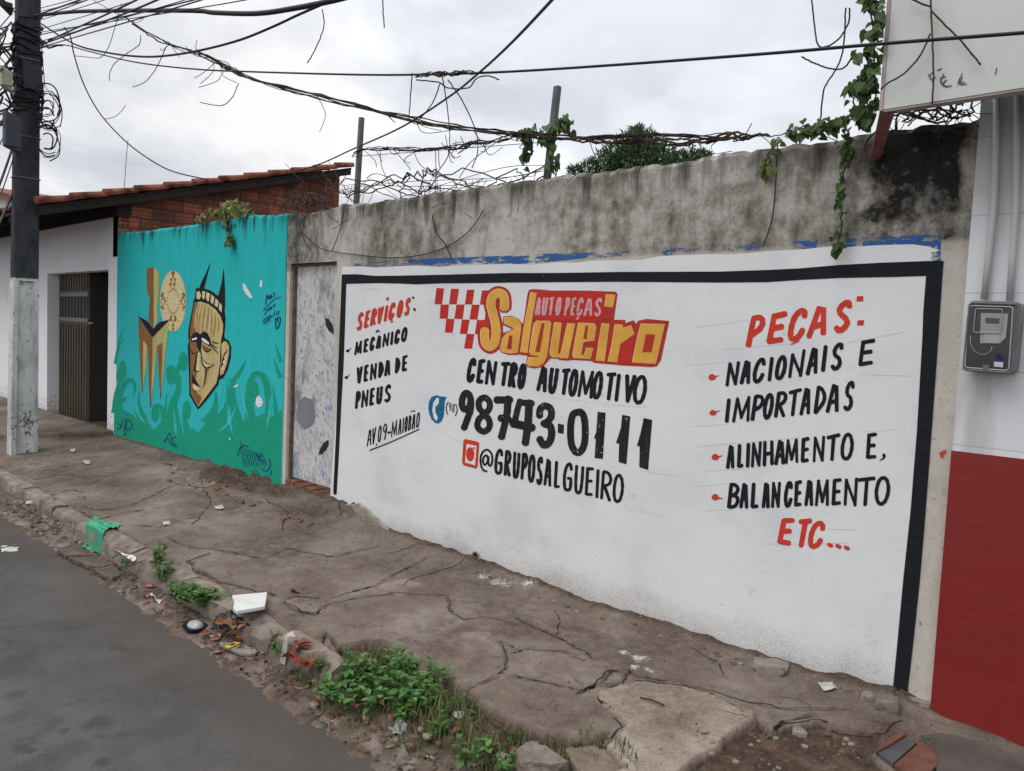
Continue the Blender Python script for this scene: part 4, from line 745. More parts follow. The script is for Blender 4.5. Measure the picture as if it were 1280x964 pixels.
def tags(P):
    S = P.stroke
    for i in range(10): x = 300+i*3.1; S([(x,559+i*1.0),(x+3+i*.2,570+i),(x+5,583-i*.2)], 1.0, jit=.2)
    S([(297,570),(300,560),(305,557),(310,559)], 1.3); S([(300,552),(303,558),(300,561)], 1); S([(319,566),(326,575),(332,577)], 1.3); S([(327,566),(322,576)], 1.2); S([(336,573),(338,582),(333,589),(326,585)], 1.2); S([(340,588),(338,594)], 1.4); S([(315,588),(322,597)], 1); S([(319,587),(325,595)], 1)
    S([(147,529),(151,533),(149,536),(146,535)], 1.1); S([(153,525),(151,536)], 1.2); S([(157,523),(155,540)], 1); S([(160,524),(157,537),(163,536),(165,530),(161,525)], 1.2); S([(155,541),(156,545),(158,541)], 1)
    S([(205,551),(208,548),(212,541),(214,548),(220,546)], 1.1); S([(204,553),(210,549),(214,556),(219,555),(220,559)], 1.2); S([(212,554),(217,558),(221,559)], 1); S([(213,548),(216,553),(213,555)], 1)
    K = lambda *p: [(300+p[i]/12.05, 340+p[i+1]/12.05) for i in range(0, len(p), 2)]
    S(K(382,490,395,400,405,345,415,360,400,400), 1.0); S(K(420,370,430,415,445,350), 1); S(K(455,360,460,400,475,385,470,345,455,360), 1); S(K(520,315,500,330,520,350,500,380), 1); S(K(350,580,420,500,520,410,610,375), .9)
    S(K(370,645,395,590,400,560), 1); S(K(415,560,425,590), .9); S(K(430,540,440,575,455,520), .9); S(K(465,530,470,560,480,525), .9); S(K(495,500,510,530,520,490,540,490), .9)
    for a in [(360,700,352,770), (385,690,370,790), (380,700,410,690,400,780), (420,690,435,665,425,745), (440,660,465,660,445,740), (470,670,490,660), (520,590,505,670), (545,600,545,650), (560,590,585,600,565,650)]: S(K(*a), .9)
    S(K(520,715,570,690,605,690,595,790,560,850,540,840,535,730,560,700,570,770), 1.3)
mural('marker_scribbles', P_TAG, tags, .0026, 'dark blue marker scribbles on the mural')
mural('chipped_plaster', P_WHT, lambda P: (P.poly([(303.5,353.5),(307,357),(312,365),(316,372.5),(313,373),(307,367),(304,361)]), P.poly([(325,351),(328,350),(327.6,359),(324.6,359)]), P.poly([(320,498),(323,494.5),(326,497),(329,503),(327,508.5),(322,509.5),(319.5,504)]), P.poly([(292,483),(296,481),(298.5,481.6),(296.5,484),(292.5,484.6)]), P.poly([(286,547.5),(287.4,547),(288,550),(286.6,550.6)])), .0034)
# ================================================================ white house at the far end
H = empty('white_house', (-13, 1.4, 0), 'white rendered house with open brown door, clay tiled roof and bare brick side wall', 'house')
M_HW = m_housewall('white_render', (.88, .88, .92))
OX0, OX1, OZ = -11.97, -9.745, 2.055
mb = MB(); mb.box((-17, 0, -.2), (OX0, .15, 2.7)); mb.box((OX1, 0, -.2), (-9.473, .15, 2.7)); mb.box((OX0, 0, OZ), (OX1, .15, 2.7)); mb.box((-17, .15, -.2), (-16.85, 3, 2.75)); mb.build('wall', M_HW, H)
RZ = lambda Y: 2.68+.287*(Y+.888)
mb = MB(); mb.prism([Vector((-9.47, .0, 2.2)), Vector((-9.47, .15, -.2)), Vector((-9.47, 3.0, -.2)), Vector((-9.47, 3.0, RZ(3.0)-.09)), Vector((-9.47, 0.0, RZ(0)-.09))], (-.14, 0, 0)); mb.build('brick_gable', MB_, H)
for i in range(3):
    for j in range(2): mb = MB(); mb.box((-9.475, .045+j*.05, 2.56+i*.045), (-9.466, .07+j*.05, 2.585+i*.045)); mb.build('brick_hole', M_DARK, H)
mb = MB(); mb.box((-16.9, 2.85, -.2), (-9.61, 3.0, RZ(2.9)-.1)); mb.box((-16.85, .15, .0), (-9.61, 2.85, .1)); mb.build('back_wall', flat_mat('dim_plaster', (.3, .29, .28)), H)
xs_ = np.arange(-18, -9.27, .04); rows = []; Yv = []
for k_ in range(12):
    y0 = -.89+k_*.335; Yv += [(y0, .022), (y0+.334, .0)]
Yv = [(y, z) for y, z in Yv if y < 3.1]
TXm, TYm = np.meshgrid(xs_, [y for y, z in Yv]); TZ = RZ(TYm)+np.array([z for y, z in Yv])[:, None]+.035*np.abs(np.sin(TXm*pi/.21))-.03+.006*np.sin(TXm*31+TYm*17)
rf = grid_obj('roof', TXm, TYm, TZ, MTI, None, False); md_ = rf.modifiers.new('s', 'SOLIDIFY'); md_.thickness = .022; rf.location = (0, 0, 0); rf.parent = H; rf.location = Vector((0, 0, 0))-H.location
LOC[rf.name] = H.location.copy()
M_WOOD = flat_mat('dark_rafter_wood', (.022, .018, .016), .9, var=.4)
mb = MB()
for x in np.arange(-17.6, -9.4, .55): mb.prism([Vector((x, y, RZ(y)+d)) for y, d in ((-.84, -.16), (3.05, -.16), (3.05, -.055), (-.84, -.055))], (.06, 0, 0))
mb.prism([Vector((-18, y, RZ(y)+d)) for y, d in ((-.87, -.075), (3.08, -.075), (3.08, -.05), (-.87, -.05))], (8.7, 0, 0)); mb.box((-17.05, -.03, 2.66), (-9.42, .12, 2.84)); mb.prism([Vector((-9.36, y, RZ(y)+d)) for y, d in ((-.86, -.15), (3.08, -.15), (3.08, -.055), (-.86, -.055))], (.05, 0, 0))
mb.build('rafters', M_WOOD, H)
mb = MB()                                   # mortar bedding and lipped tiles along the verge
for k_ in range(12):
    y0 = -.89+k_*.335; mb.tube([(-9.29, y0, RZ(y0)+.01), (-9.29, min(y0+.37, 3.1), RZ(min(y0+.37, 3.1))-.012)], [.040, .032], 8)
mb.build('verge_tiles', MTI, H)
mb = MB(); mb.tube([(-11.2, -.5, RZ(-.5)-.1), (-11.2, -.5, RZ(-.5)-.16)], .025, 8); mb.tube([(-11.2, -.5, RZ(-.5)-.16), (-11.22, -.52, RZ(-.5)-.20), (-11.24, -.54, RZ(-.5)-.24)], [.03, .05, .028], 10); mb.build('lamp', flat_mat('white_lamp', (.7, .7, .7), .4), H, smooth=True)
dw = H; y = .14
pL = wp(75, 343, y); pR = wp(111, 338, y); M_DOOR = flat_mat('brown_sheet_door', (.082, .062, .046), .55, var=.25, vscale=5); zt = wp(90, 341, y).z; gz1, gz0 = wp(94, 366, y).z, wp(94, 402, y).z
mb = MB(); mb.box((pL.x, y, .12), (pR.x, y+.03, gz0)); mb.box((pL.x, y, gz1), (pR.x, y+.03, 2.05))
nr = 11
for i in range(nr): xx = pL.x+(pR.x-pL.x)*(i+.3)/nr; mb.box((xx, y-.014, .14), (xx+.045, y-.001, gz0-.03))
for i in range(nr): xx = pL.x+(pR.x-pL.x)*(i+.3)/nr; mb.box((xx, y-.012, gz1+.03), (xx+.045, y-.001, 2.03))
dleaf = mb.build('door', M_DOOR, H)
mb = MB(); mb.box((pL.x, y-.012, gz0), (pR.x, y+.03, gz0+.05)); mb.box((pL.x, y-.012, gz1-.05), (pR.x, y+.03, gz1))
for i in range(9): xx = pL.x+(pR.x-pL.x)*(i+.5)/9; mb.tube([(xx, y, gz0+.05), (xx, y, gz1-.05)], .010, 6)
def sub(o, par): o.parent = par; o.location = Vector((0, 0, 0))
g_ = mb.build('grille', flat_mat('grey_grille', (.16, .165, .18), .5), H); sub(g_, dleaf)
mb = MB(); mb.box((pL.x, y+.02, gz0), (pR.x, y+.026, gz1)); b_ = mb.build('grille_backing', M_DARK, H); sub(b_, dleaf)
mb = MB(); mb.prism([Vector((pR.x, y, .12)), Vector((pR.x+.04, y, .12)), Vector((pR.x+.25, y+.75, .12)), Vector((pR.x+.21, y+.75, .12))], (0, 0, 1.92)); d2 = mb.build('door', flat_mat('dark_open_leaf', (.03, .024, .02), .6), H); d2['label'] = 'dark inner door leaf standing open'
mb = MB(); hp = wp(116, 404, y-.02); mb.tube([hp, hp+Vector((0, -.04, 0)), hp+Vector((.07, -.05, 0))], .012, 6); hn = mb.build('handle', flat_mat('steel', (.6, .6, .6), .3, metal=.8), H); sub(hn, dleaf)
mb = MB(); mb.box((OX0, -.03, .06), (OX1, .15, .115)); mb.build('threshold', flat_mat('pale_cement', (.30, .285, .27), .9, var=.2), H)
mb = MB(); mb.add([(-15.6, -.95, -.04), (-10.6, -.95, -.035), (-9.55, -.02, .075), (-9.55, .0, .085), (-15.6, 0, .09), (-15.6, -1.0, -.2), (-10.6, -1.0, -.2), (-9.5, -.03, -.2)], [(0, 1, 2, 3, 4), (5, 6, 1, 0), (6, 7, 2, 1)])
mb.v = [(x, y_, z+(.075 if z > -.1 else 0)) for x, y_, z in mb.v]; tag(mb.build('house_apron', MG, None), kind='structure')
N_ = empty('neighbour_house', (-27, 9, 0), 'pale house end with a low red roof just visible left of the utility pole', 'house')
a = wp(-60, 232, 6); b_ = wp(25, 250, 6); mb = MB(); mb.prism([Vector((a.x, 6, -.2)), Vector((b_.x, 6, -.2)), Vector((b_.x, 6, b_.z)), Vector((a.x, 6, a.z))], (0, 5, 0)); mb.build('wall', flat_mat('cream_render', (.5, .48, .46), var=.1), N_)
mb = MB(); e = Vector((0, 0, .22)); mb.prism([a+Vector((0, -.25, 0)), b_+Vector((.3, -.25, -.1)), b_+e+Vector((.3, -.25, -.1)), a+e+Vector((0, -.25, 0))], (0, 5.4, 0)); mb.build('roof', MTI, N_)
# ================================================================ red and white building on the right
R_ = empty('red_white_building', (1.4, 0, 0), 'tiled building front with a red dado below and dirty white above, at the right edge', 'building')
m, nt, b = new_mat('white_tiled_front', .45, .4); p = pos(nt); x, yy, z = sep(nt, p); q = nd(nt, 'ShaderNodeCombineXYZ', {0: x, 1: z, 2: 0.0}).outputs[0]
tb = nd(nt, 'ShaderNodeTexBrick', {'Vector': mapv(nt, q, (1, 1, 1), (.02, .06, 0)), 'Color1': (.72, .73, .76, 1), 'Color2': (.70, .71, .73, 1), 'Mortar': (.52, .52, .53, 1), 'Scale': 1.0, 'Mortar Size': .0025, 'Brick Width': .46, 'Row Height': .30}, offset=0.0)
f = noise(nt, mapv(nt, p, (4, 4, .6)), 2, 6, .6); c = mx(nt, ma(nt, 'MULTIPLY', step(nt, f, .48, .7), .5), tb.outputs[0], (.30, .285, .27)); c = mx(nt, ma(nt, 'MULTIPLY', step(nt, z, 1.9, 2.35), .45), c, (.13, .125, .12)); setc(nt, b, c); MWT = m  # height ramp paints the signboard's shade, mixed with soiling, into the upper wall
m, nt, b = new_mat('red_tiled_dado', .35, .45); p = pos(nt); x, yy, z = sep(nt, p); q = nd(nt, 'ShaderNodeCombineXYZ', {0: x, 1: z, 2: 0.0}).outputs[0]
tb = nd(nt, 'ShaderNodeTexBrick', {'Vector': mapv(nt, q, (1, 1, 1), (.02, .06, 0)), 'Color1': (.225, .018, .014, 1), 'Color2': (.212, .017, .0135, 1), 'Mortar': (.235, .022, .02, 1), 'Scale': 1.0, 'Mortar Size': .002, 'Brick Width': .46, 'Row Height': .30}, offset=0.0)
f = noise(nt, p, 3, 7, .65); c = mx(nt, ma(nt, 'MULTIPLY', step(nt, f, .44, .66), .5), tb.outputs[0], (.165, .026, .026)); s_ = noise(nt, mapv(nt, p, (2, 2, 30)), 2, 6, .65); c = mx(nt, ma(nt, 'MULTIPLY', step(nt, s_, .56, .66), .22), c, (.30, .06, .055)); h = noise(nt, p, 40, 5, .7); c = mx(nt, ma(nt, 'MULTIPLY', step(nt, ma(nt, 'ADD', h, ma(nt, 'MULTIPLY', step(nt, z, .22, .0), .22)), .76, .84), .35), c, (.22, .16, .13)); setc(nt, b, c); MRD = m
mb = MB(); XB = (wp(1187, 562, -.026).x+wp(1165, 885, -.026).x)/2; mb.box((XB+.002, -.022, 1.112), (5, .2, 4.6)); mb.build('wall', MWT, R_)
mb = MB(); mb.add([(XB, -.026, -.1), (5, -.026, -.1), (5, -.026, 1.115), (XB, -.026, 1.115), (XB, .1, -.1), (XB, .1, 1.115), (5, .1, 1.115)], [(0, 1, 2, 3), (4, 0, 3, 5), (3, 2, 6, 5)]); mb.build('dado', MRD, R_)
mb = MB(); mb.box((XB+.02, -.27, 2.60), (5, -.022, 2.74)); mb.build('added_shade_slab', flat_mat('grey_slab', (.3, .3, .3), .9, var=.2), R_)  # unseen slab behind the signboard, added to shade the wall below
for pts in ([(1246,118),(1245,190),(1242,262),(1236,320),(1230,374)], [(1272,118),(1271,190),(1270,262),(1266,320),(1262,376)]):
    mb = MB(); mb.tube([wp(x, y_, -.045) for x, y_ in pts], .012, 10); mb.build('conduit', flat_mat('grey_conduit', (.50, .50, .50), .5), R_, smooth=True)
pl = MB(); D = Paint(Y=0, eps=.003); D.poly([(1174,566),(1182,562),(1183,566),(1178,570),(1181,573),(1176,572)]); D.build('red_paint_smear', P_RED, BW)
# meter
YF, YB_ = -.125, -.023
E_ = empty('electric_meter', wp(1240, 464, -.07), 'grey clear-fronted electricity meter box mounted on the white tiled wall', 'meter box')
QZ = lambda *p: [(1195+p[i]/8.035, 360+p[i+1]/8.035) for i in range(0, len(p), 2)]
def rnd(quad, r=.12, n=5):
    out = []; m_ = len(quad)
    for i in range(m_):
        p = Vector(quad[i]); a_ = Vector(quad[i-1]); b_ = Vector(quad[(i+1) % m_]); d = min((a_-p).length, (b_-p).length)*r
        s_ = p+(a_-p).normalized()*d; e_ = p+(b_-p).normalized()*d
        for k_ in range(n+1): t = k_/n; out.append(s_*(1-t)**2+p*2*t*(1-t)+e_*t*t)
    return out
outer = rnd(QZ(130,125,650,140,575,865,62,830)); M_CASE = flat_mat('grey_polycarbonate', (.11, .115, .12), .35, .5, var=.15); M_RIM = flat_mat('pale_grey_rim', (.34, .35, .36), .35, .5)
mb = MB(); mb.prism([wp(v.x, v.y, YF) for v in outer], (0, YB_-YF, 0)); mb.build('case', M_CASE, E_, bevel=.004)
def loop_tube(name, q, Y, r, mat, par):
    v = rnd(q, .08); pts = [wp(a.x, a.y, Y) for a in v]; mb = MB(); mb.tube(pts+[pts[0]], r, 6, cap=False); return mb.build(name, mat, par, smooth=True)
loop_tube('rim', QZ(138,150,630,165,565,855,75,822), YF-.002, .0045, M_CASE, E_); loop_tube('gasket', QZ(128,178,572,192,530,832,88,800), YF-.003, .0028, M_RIM, E_)
mb = MB(); mb.prism([wp(*q, YF-.0015) for q in QZ(138,190,562,202,522,820,98,792)], (0, .001, 0)); mb.build('window', flat_mat('smoked_window', (.030, .030, .032), .12, .6), E_)
mb = MB(); mb.prism([wp(*q, YF-.005) for q in QZ(250,252,525,258,500,500,440,560,240,556)], (0, .003, 0)); mt_ = mb.build('meter_unit', flat_mat('meter_white', (.33, .33, .325), .4, var=.12), E_, bevel=.0006)
mb = MB(); mb.prism([wp(*q, YF-.0065) for q in QZ(298,300,436,305,432,358,296,352)], (0, .0012, 0)); sub(mb.build('display', flat_mat('lcd', (.07, .085, .08), .2), E_), mt_)
mb = MB(); mb.prism([wp(*q, YF-.0065) for q in QZ(288,460,440,464,436,556,284,552)], (0, .0012, 0)); 
for zz in (378, 405): mb.prism([wp(*q, YF-.0062) for q in QZ(262,zz,480,zz+6,480,zz+10,262,zz+4)], (0, .001, 0))
sub(mb.build('plate', flat_mat('plate_grey', (.36, .36, .36), .4), E_), mt_)
loop_tube('inner_frame', QZ(198,208,470,214,445,455,176,446), YF-.008, .0018, M_RIM, E_)
mb = MB(); mb.tube([wp(*q, YF-.004) for q in QZ(145,480,145,560,180,630,240,668,300,668,345,640,365,590)], .0018, 6); mb.build('wire_loop', flat_mat('grey_wire', (.25, .25, .26), .4), E_, smooth=True)
mb = MB(); mb.prism([wp(*q, YF-.005) for q in QZ(400,680,430,650,470,690,460,735,405,730)], (0, .003, 0)); mb.build('seal', flat_mat('blue_seal', (.01, .015, .12), .4), E_)
mb = MB(); mb.prism([wp(*q, YF-.004) for q in QZ(383,740,474,746,470,798,380,790)], (0, .002, 0)); mb.build('sticker', flat_mat('white_sticker', (.5, .5, .55), .5, var=.1), E_)
mb = MB(); mb.prism([wp(*q, YF-.006) for q in QZ(270,770,335,775,330,842,265,838)], (0, .004, 0)); mb.build('latch', M_CASE, E_, bevel=.001)
# ================================================================ signboard
S_ = empty('signboard', (1.2, -.3, 2.43), 'large blank pale signboard with faint traces of lettering, hung above the wall corner', 'signboard')
YS = -.33; a = wp(1104, 137, YS); zb_ = a.z
mb = MB(); mb.box((a.x, YS, zb_), (3.6, YS+.045, zb_+2.6))
m, nt, b = new_mat('weathered_sign_sheet', .5, .4); p = pos(nt); f = noise(nt, mapv(nt, p, (2, 2, .7)), 2, 6, .6); g = noise(nt, p, 30, 5, .7); c = ramp(nt, f, [(.3, (.54, .56, .53)), (.7, (.64, .655, .62))]); c = mx(nt, step(nt, ma(nt, 'ADD', g, ma(nt, 'MULTIPLY', f, .3)), .87, .9), c, (.12, .12, .11)); setc(nt, b, c)
mb.build('panel', m, S_)
mb = MB(); mb.box((a.x-.014, YS-.004, zb_-.004), (a.x-.001, YS+.05, zb_+2.6)); mb.box((a.x-.001, YS+.003, zb_-.008), (3.6, YS+.05, zb_-.001)); mb.build('frame', flat_mat('pinkish_grey_frame', (.42, .36, .35), .5, var=.2), S_)
M_TR = flat_mat('grimy_trace', (.09, .09, .09), .8)
for pts, w in [([(1160,92),(1163,98),(1168,103)], 2), ([(1162,95),(1166,90)], 1.4), ([(1172,88),(1177,86)], 1.6), ([(1175,98),(1182,96)], 1.6), ([(1180,92),(1176,102),(1182,108),(1190,107)], 2.6), ([(1183,100),(1178,105)], 2), ([(1203,91),(1199,100),(1197,107)], 1.6), ([(1203,96),(1200,105),(1209,105)], 2), ([(1197,103),(1206,103)], 1.2), ([(1246,85),(1244,93)], 1.2), ([(1166,100),(1170,96)], 1.2)]: D = Paint(Y=YS, eps=.002); D.stroke(pts, w, taper=(w*.5, w, w*.4) if len(pts) > 2 else None); D.build('letter_trace', M_TR, S_)
D = Paint(Y=YS, eps=.002); D.ell(1111, 27.5, 1.3, 1.6, 10); D.build('screw_head', M_TR, S_)
mb = MB(); p0 = wp(1110, 134, YS+.02); p1 = wp(1095, 193, -.02); mb.tube([p0, p1], [.036, .026], 4); mb.build('bracket', flat_mat('faded_red_steel', (.25, .10, .095), .6, var=.4, vscale=12), S_)
# ================================================================ posts behind the wall
for (x0, y0, x1, y1, lab) in [(452, 147, 445, 262, 'thin grey concrete post standing behind the wall near the brick house'), (697, 108, 683, 232, 'grey concrete post wrapped with vine leaves behind the middle of the wall')]:
    t_ = wp(x0, y0, .24); b0 = wp(x1, y1, .24); dr_ = (b0-t_)/(b0.z-t_.z); bb = t_+dr_*(-.2-t_.z); mb = MB(); w_ = .021 if x0 < 500 else .022
    mb.add([bb+Vector((sx*w_, sy*w_, 0)) for sx, sy in ((-1,-1),(1,-1),(1,1),(-1,1))]+[t_+Vector((sx*w_*.85, sy*w_*.85, 0)) for sx, sy in ((-1,-1),(1,-1),(1,1),(-1,1))], [(0,3,2,1),(4,5,6,7),(0,1,5,4),(1,2,6,5),(2,3,7,6),(3,0,4,7)])
    tag(mb.build('concrete_post', flat_mat('post_concrete', (.13, .135, .145), .9, var=.35, vscale=14, bmp=.3), None, bevel=.004), lab, 'post')
# ================================================================ utility pole
U = empty('utility_pole', (-9.45, -.96, 0), 'tall concrete utility pole, dark above and whitewashed below, crowded with cables', 'utility pole')
def sect(z, k_):
    c0 = Vector((-9.45, -.965+.010*z, z)); hy, hx, fl, rc = .118*k_, .075*k_, .036*k_, .035*k_
    pr = [(hx,-hy),(hx,-hy+fl*1.25),(hx-rc,-hy+fl*1.7),(hx-rc,hy-fl*1.7),(hx,hy-fl*1.25),(hx,hy),(-hx,hy),(-hx,hy-fl*1.2),(-hx+rc,hy-fl*1.7),(-hx+rc,-hy+fl*1.7),(-hx,-hy+fl*1.2),(-hx,-hy)]
    return [c0+Vector((a_, b_, 0)) for a_, b_ in pr]
mb = MB(); zs_ = [-.3, .3, 1.0, 1.80]; k = 0
zs_ = [-.3, .32, .34, .40, .42, 1.0, 1.84]
def loft(mb, secs):
    n = len(secs[0]); vs = [v for s_ in secs for v in s_]; fs = [(i*n+j, i*n+(j+1) % n, (i+1)*n+(j+1) % n, (i+1)*n+j) for i in range(len(secs)-1) for j in range(n)]+[tuple(range(n))[::-1], tuple((len(secs)-1)*n+j for j in range(n))]; mb.add(vs, fs)
loft(mb, [sect(z, 1.06-.035*z) for z in zs_])
def solid(z, k_):
    c0 = Vector((-9.45, -.965+.010*z, z)); hy, hx = .118*k_, .075*k_; r = .015
    return [c0+Vector(v+(0,)) for v in ((hx,-hy+r),(hx,hy-r),(hx-r,hy),(-hx+r,hy),(-hx,hy-r),(-hx,-hy+r),(-hx+r,-hy),(hx-r,-hy))]
loft(mb, [solid(z, 1.06-.035*z) for z in (1.842, 3, 5, 8.6)]); mb.build('shaft', m_pole(), U)
PC = lambda z: Vector((-9.45, -.965+.01*z, z))
M_BAND = flat_mat('galvanised_band', (.10, .10, .115), .5, var=.3)
for z in (2.92, 3.35, 3.62, 3.95, 4.15):
    mb = MB(); k_ = 1.06-.035*z; r = [v+(v-PC(z)).normalized()*.006 for v in solid(z, k_)]; mb.tube(r+[r[0]], .008, 5, cap=False); mb.build('clamp_band', M_BAND, U)
mb = MB()                                    # tangle of cable turns round the shaft
for i in range(34):
    z = random.uniform(3.55, 4.55); k_ = 1.10-.035*z+random.random()*.12; q = [v for v in solid(z, k_)]
    j0 = random.randrange(8); pts = [q[(j0+j) % 8]+Vector((0, 0, random.uniform(-.05, .05)+(.02*j if i % 2 else -.02*j))) for j in range(random.randint(4, 8))]; mb.tube(cat_rom(pts, 4), random.uniform(.005, .013), 5)
for i in range(16):
    c0 = PC(random.uniform(3.3, 3.75))+Vector((.12, .16, 0)); a0 = random.random()*6; rr = random.uniform(.05, .14)
    mb.tube(cat_rom([c0+Vector((random.uniform(-.02, .05), rr*cos(a0+t), rr*1.5*sin(a0+t))) for t in np.linspace(0, random.uniform(2.5, 6), 8)], 4), random.uniform(.004, .008), 5)
for i in range(12):
    c0 = PC(random.uniform(3.7, 4.5))+Vector((.1, -.2, 0)); mb.tube(cat_rom([c0+Vector((random.uniform(-.05, .1), random.uniform(-.15, .08), -.09*j+random.uniform(-.04, .04))) for j in range(5)], 4), random.uniform(.006, .014), 5)
mb.build('cable_tangle', M_CABLE, U, smooth=True)
def pbox(name, q, Y, mat, lab, cat, dep=.12, bev=.012, extra=None):
    t = empty(name, wp(sum(a_[0] for a_ in q)/4, max(a_[1] for a_ in q), Y), lab, cat); mb = MB(); pts = [wp(*a_, Y) for a_ in q]; c = sum(pts, Vector())/4
    dirx = Vector((.55, -.83, 0)); hw = (q[1][0]-q[0][0])/960*8.3/2
    v = [c+Vector((0, 0, (p_.z-c.z)))+dirx*(-hw if i in (0, 3) else hw) for i, p_ in enumerate(pts)]; v = [c+Vector((0, (-1 if i in (0, 3) else 1)*hw, p_.z-c.z)) for i, p_ in enumerate(pts)]
    mb.prism(v, (-dep, 0, 0)); o = mb.build('casing', mat, t, bevel=bev); 
    mb = MB(); zc_ = (v[0].z+v[3].z)/2; mb.box((c.x-.001, c.y-hw*.9, v[2].z+.05), (c.x+.014, c.y+hw*.9, v[0].z-.05)); mb.build('lid', mat, t, bevel=.006); return t
pbox('junction_box', [(9,143),(25,143),(25,186),(9,186)], -1.13, flat_mat('dark_blue_grey_box', (.045, .05, .065), .5, var=.3), 'dark blue grey junction box strapped to the left side of the utility pole', 'junction box')
pbox('junction_box', [(4,86),(15,86),(15,110),(4,110)], -1.20, flat_mat('beige_box', (.36, .34, .26), .5, var=.15), 'small beige junction box hanging left of the utility pole', 'junction box', .1)
pbox('splice_closure', [(30,82),(52,82),(52,112),(30,112)], -.90, flat_mat('black_closure', (.02, .02, .028), .4), 'black cable splice closure on the front of the utility pole', 'splice closure', .14)
pbox('insulator_box', [(2,2),(15,2),(15,10),(2,10)], -1.15, M_DARK, 'small black cable fitting at the top left of the pole', 'cable fitting', .1)
# ================================================================ cables
def cable(name, pts, r, lab, cat='cable', mat=None, n=8, group=None, wob=0):
    P3 = cat_rom([wp(x, y_, Y) for x, y_, Y in pts], n)
    if wob: P3 = [p_+Vector((random.uniform(-wob, wob), random.uniform(-wob, wob), random.uniform(-wob, wob))) for p_ in P3]
    mb = MB(); mb.tube(P3, r, 6); return tag(mb.build(name, mat or M_CABLE, None, smooth=True), lab, cat, group)
cable('overhead_cable', [(44,20,-.9),(90,15,-.9),(145,13.5,-.9),(240,13.5,-.9),(268,16,-.9),(320,17,-.9),(365,11,-.9),(420,0,-.9),(470,-14,-.9)], .016, 'thick black cable sagging across the top left corner from the pole')
cable('overhead_cable', [(44,62,-.9),(76,56,-.9),(110,64,-.9),(150,74,-.9),(190,81,-.9),(250,87,-.9),(320,90,-.9),(450,93.5,-.9),(540,93,-.9),(640,89.5,-.9),(780,80.5,-.9),(960,67,-.9),(1100,55,-.9),(1280,41,-.9),(1420,29,-.9)], .0054, 'long thick black cable crossing the whole picture in front of the signboard')
cable('overhead_cable', [(52,30,-.9),(75,45,-.9),(100,58,-.9),(140,67,-.9),(180,71,-.9),(215,69,-.9),(255,62,-.9),(300,50,-.9),(340,34,-.9),(370,20,-.9),(395,9,-.9),(430,-6,-.9)], .008, 'black cable dipping from the pole and rising to the top beside dead twigs')
cable('service_wire', [(360,217,.6),(400,205,.5),(440,187,.3),(500,160,-.2),(560,122,-.6),(600,90,-.9),(640,53,-1.2),(690,0,-1.5),(720,-34,-1.7)], .006, 'straight service wire climbing steeply from the brick house roof to the top')
cable('service_wire', [(80,34,-.9),(88,46,-.85),(93,70,-.8),(105,106,-.7),(125,142,-.55),(155,175,-.4),(185,198,-.3),(215,214,-.2),(256,224,0.0)], .006, 'thin wire drooping from the pole down to the tiled roof edge')
cable('service_wire', [(44,57,-.9),(56,52,-.9),(60,60,-.9),(72,57,-.9),(78,57,-.9)], .008, 'short loop of black wire close to the pole')
for i, (a_, b_) in enumerate([((44,12),(150,-25)), ((44,16),(190,-28)), ((46,19),(120,-12)), ((48,26),(215,-30)), ((48,22),(170,-32)), ((46,38),(240,-26)), ((48,44),(300,-20)), ((46,58),(200,-6)), ((50,52),(250,-8)), ((60,51),(160,2)), ((48,60),(225,6)), ((52,40),(280,-1))]):
    kk = (-40-a_[1])/(b_[1]-a_[1]) if b_[1] < a_[1] else 1; b_ = (a_[0]+(b_[0]-a_[0])*kk, -40); mx_, my_ = (a_[0]+b_[0])/2, (a_[1]+b_[1])/2+random.uniform(1.5, 6)
    cable('overhead_cable', [(a_[0],a_[1],-.95),(mx_,my_,-1.15),(b_[0],b_[1],-1.35)], random.choice((.0035,.005,.0075)), 'black cable fanning out from the top of the utility pole to the upper right', group='cables fanning out from the pole')
for a_, b_ in [((12,20),(-20,50)), ((14,28),(-20,62)), ((10,36),(-20,70)), ((16,60),(-20,68)), ((20,64),(-10,98)), ((14,128),(-12,176)), ((16,184),(-12,258)), ((20,188),(-10,270)), ((18,236),(-8,292)), ((14,150),(-12,200))]:
    cable('overhead_cable', [(a_[0],a_[1],-1.0),((a_[0]+b_[0])/2,(a_[1]+b_[1])/2+3,-1.2),(b_[0],b_[1],-1.5)], random.choice((.006,.009,.012)), 'black cable running from the left of the utility pole out of the frame', group='cables left of the pole')
cable('service_wire', [(49,40,-.85),(52,60,-.85),(54,85,-.85),(56,108,-.85)], .005, 'thin wire hanging down the right side of the pole'); cable('service_wire', [(56,108,-.85),(66,122,-.85),(67,134,-.85),(60,143,-.85),(52,141,-.85),(49,125,-.85)], .003, 'thin wire loop hanging beside the splice closure')
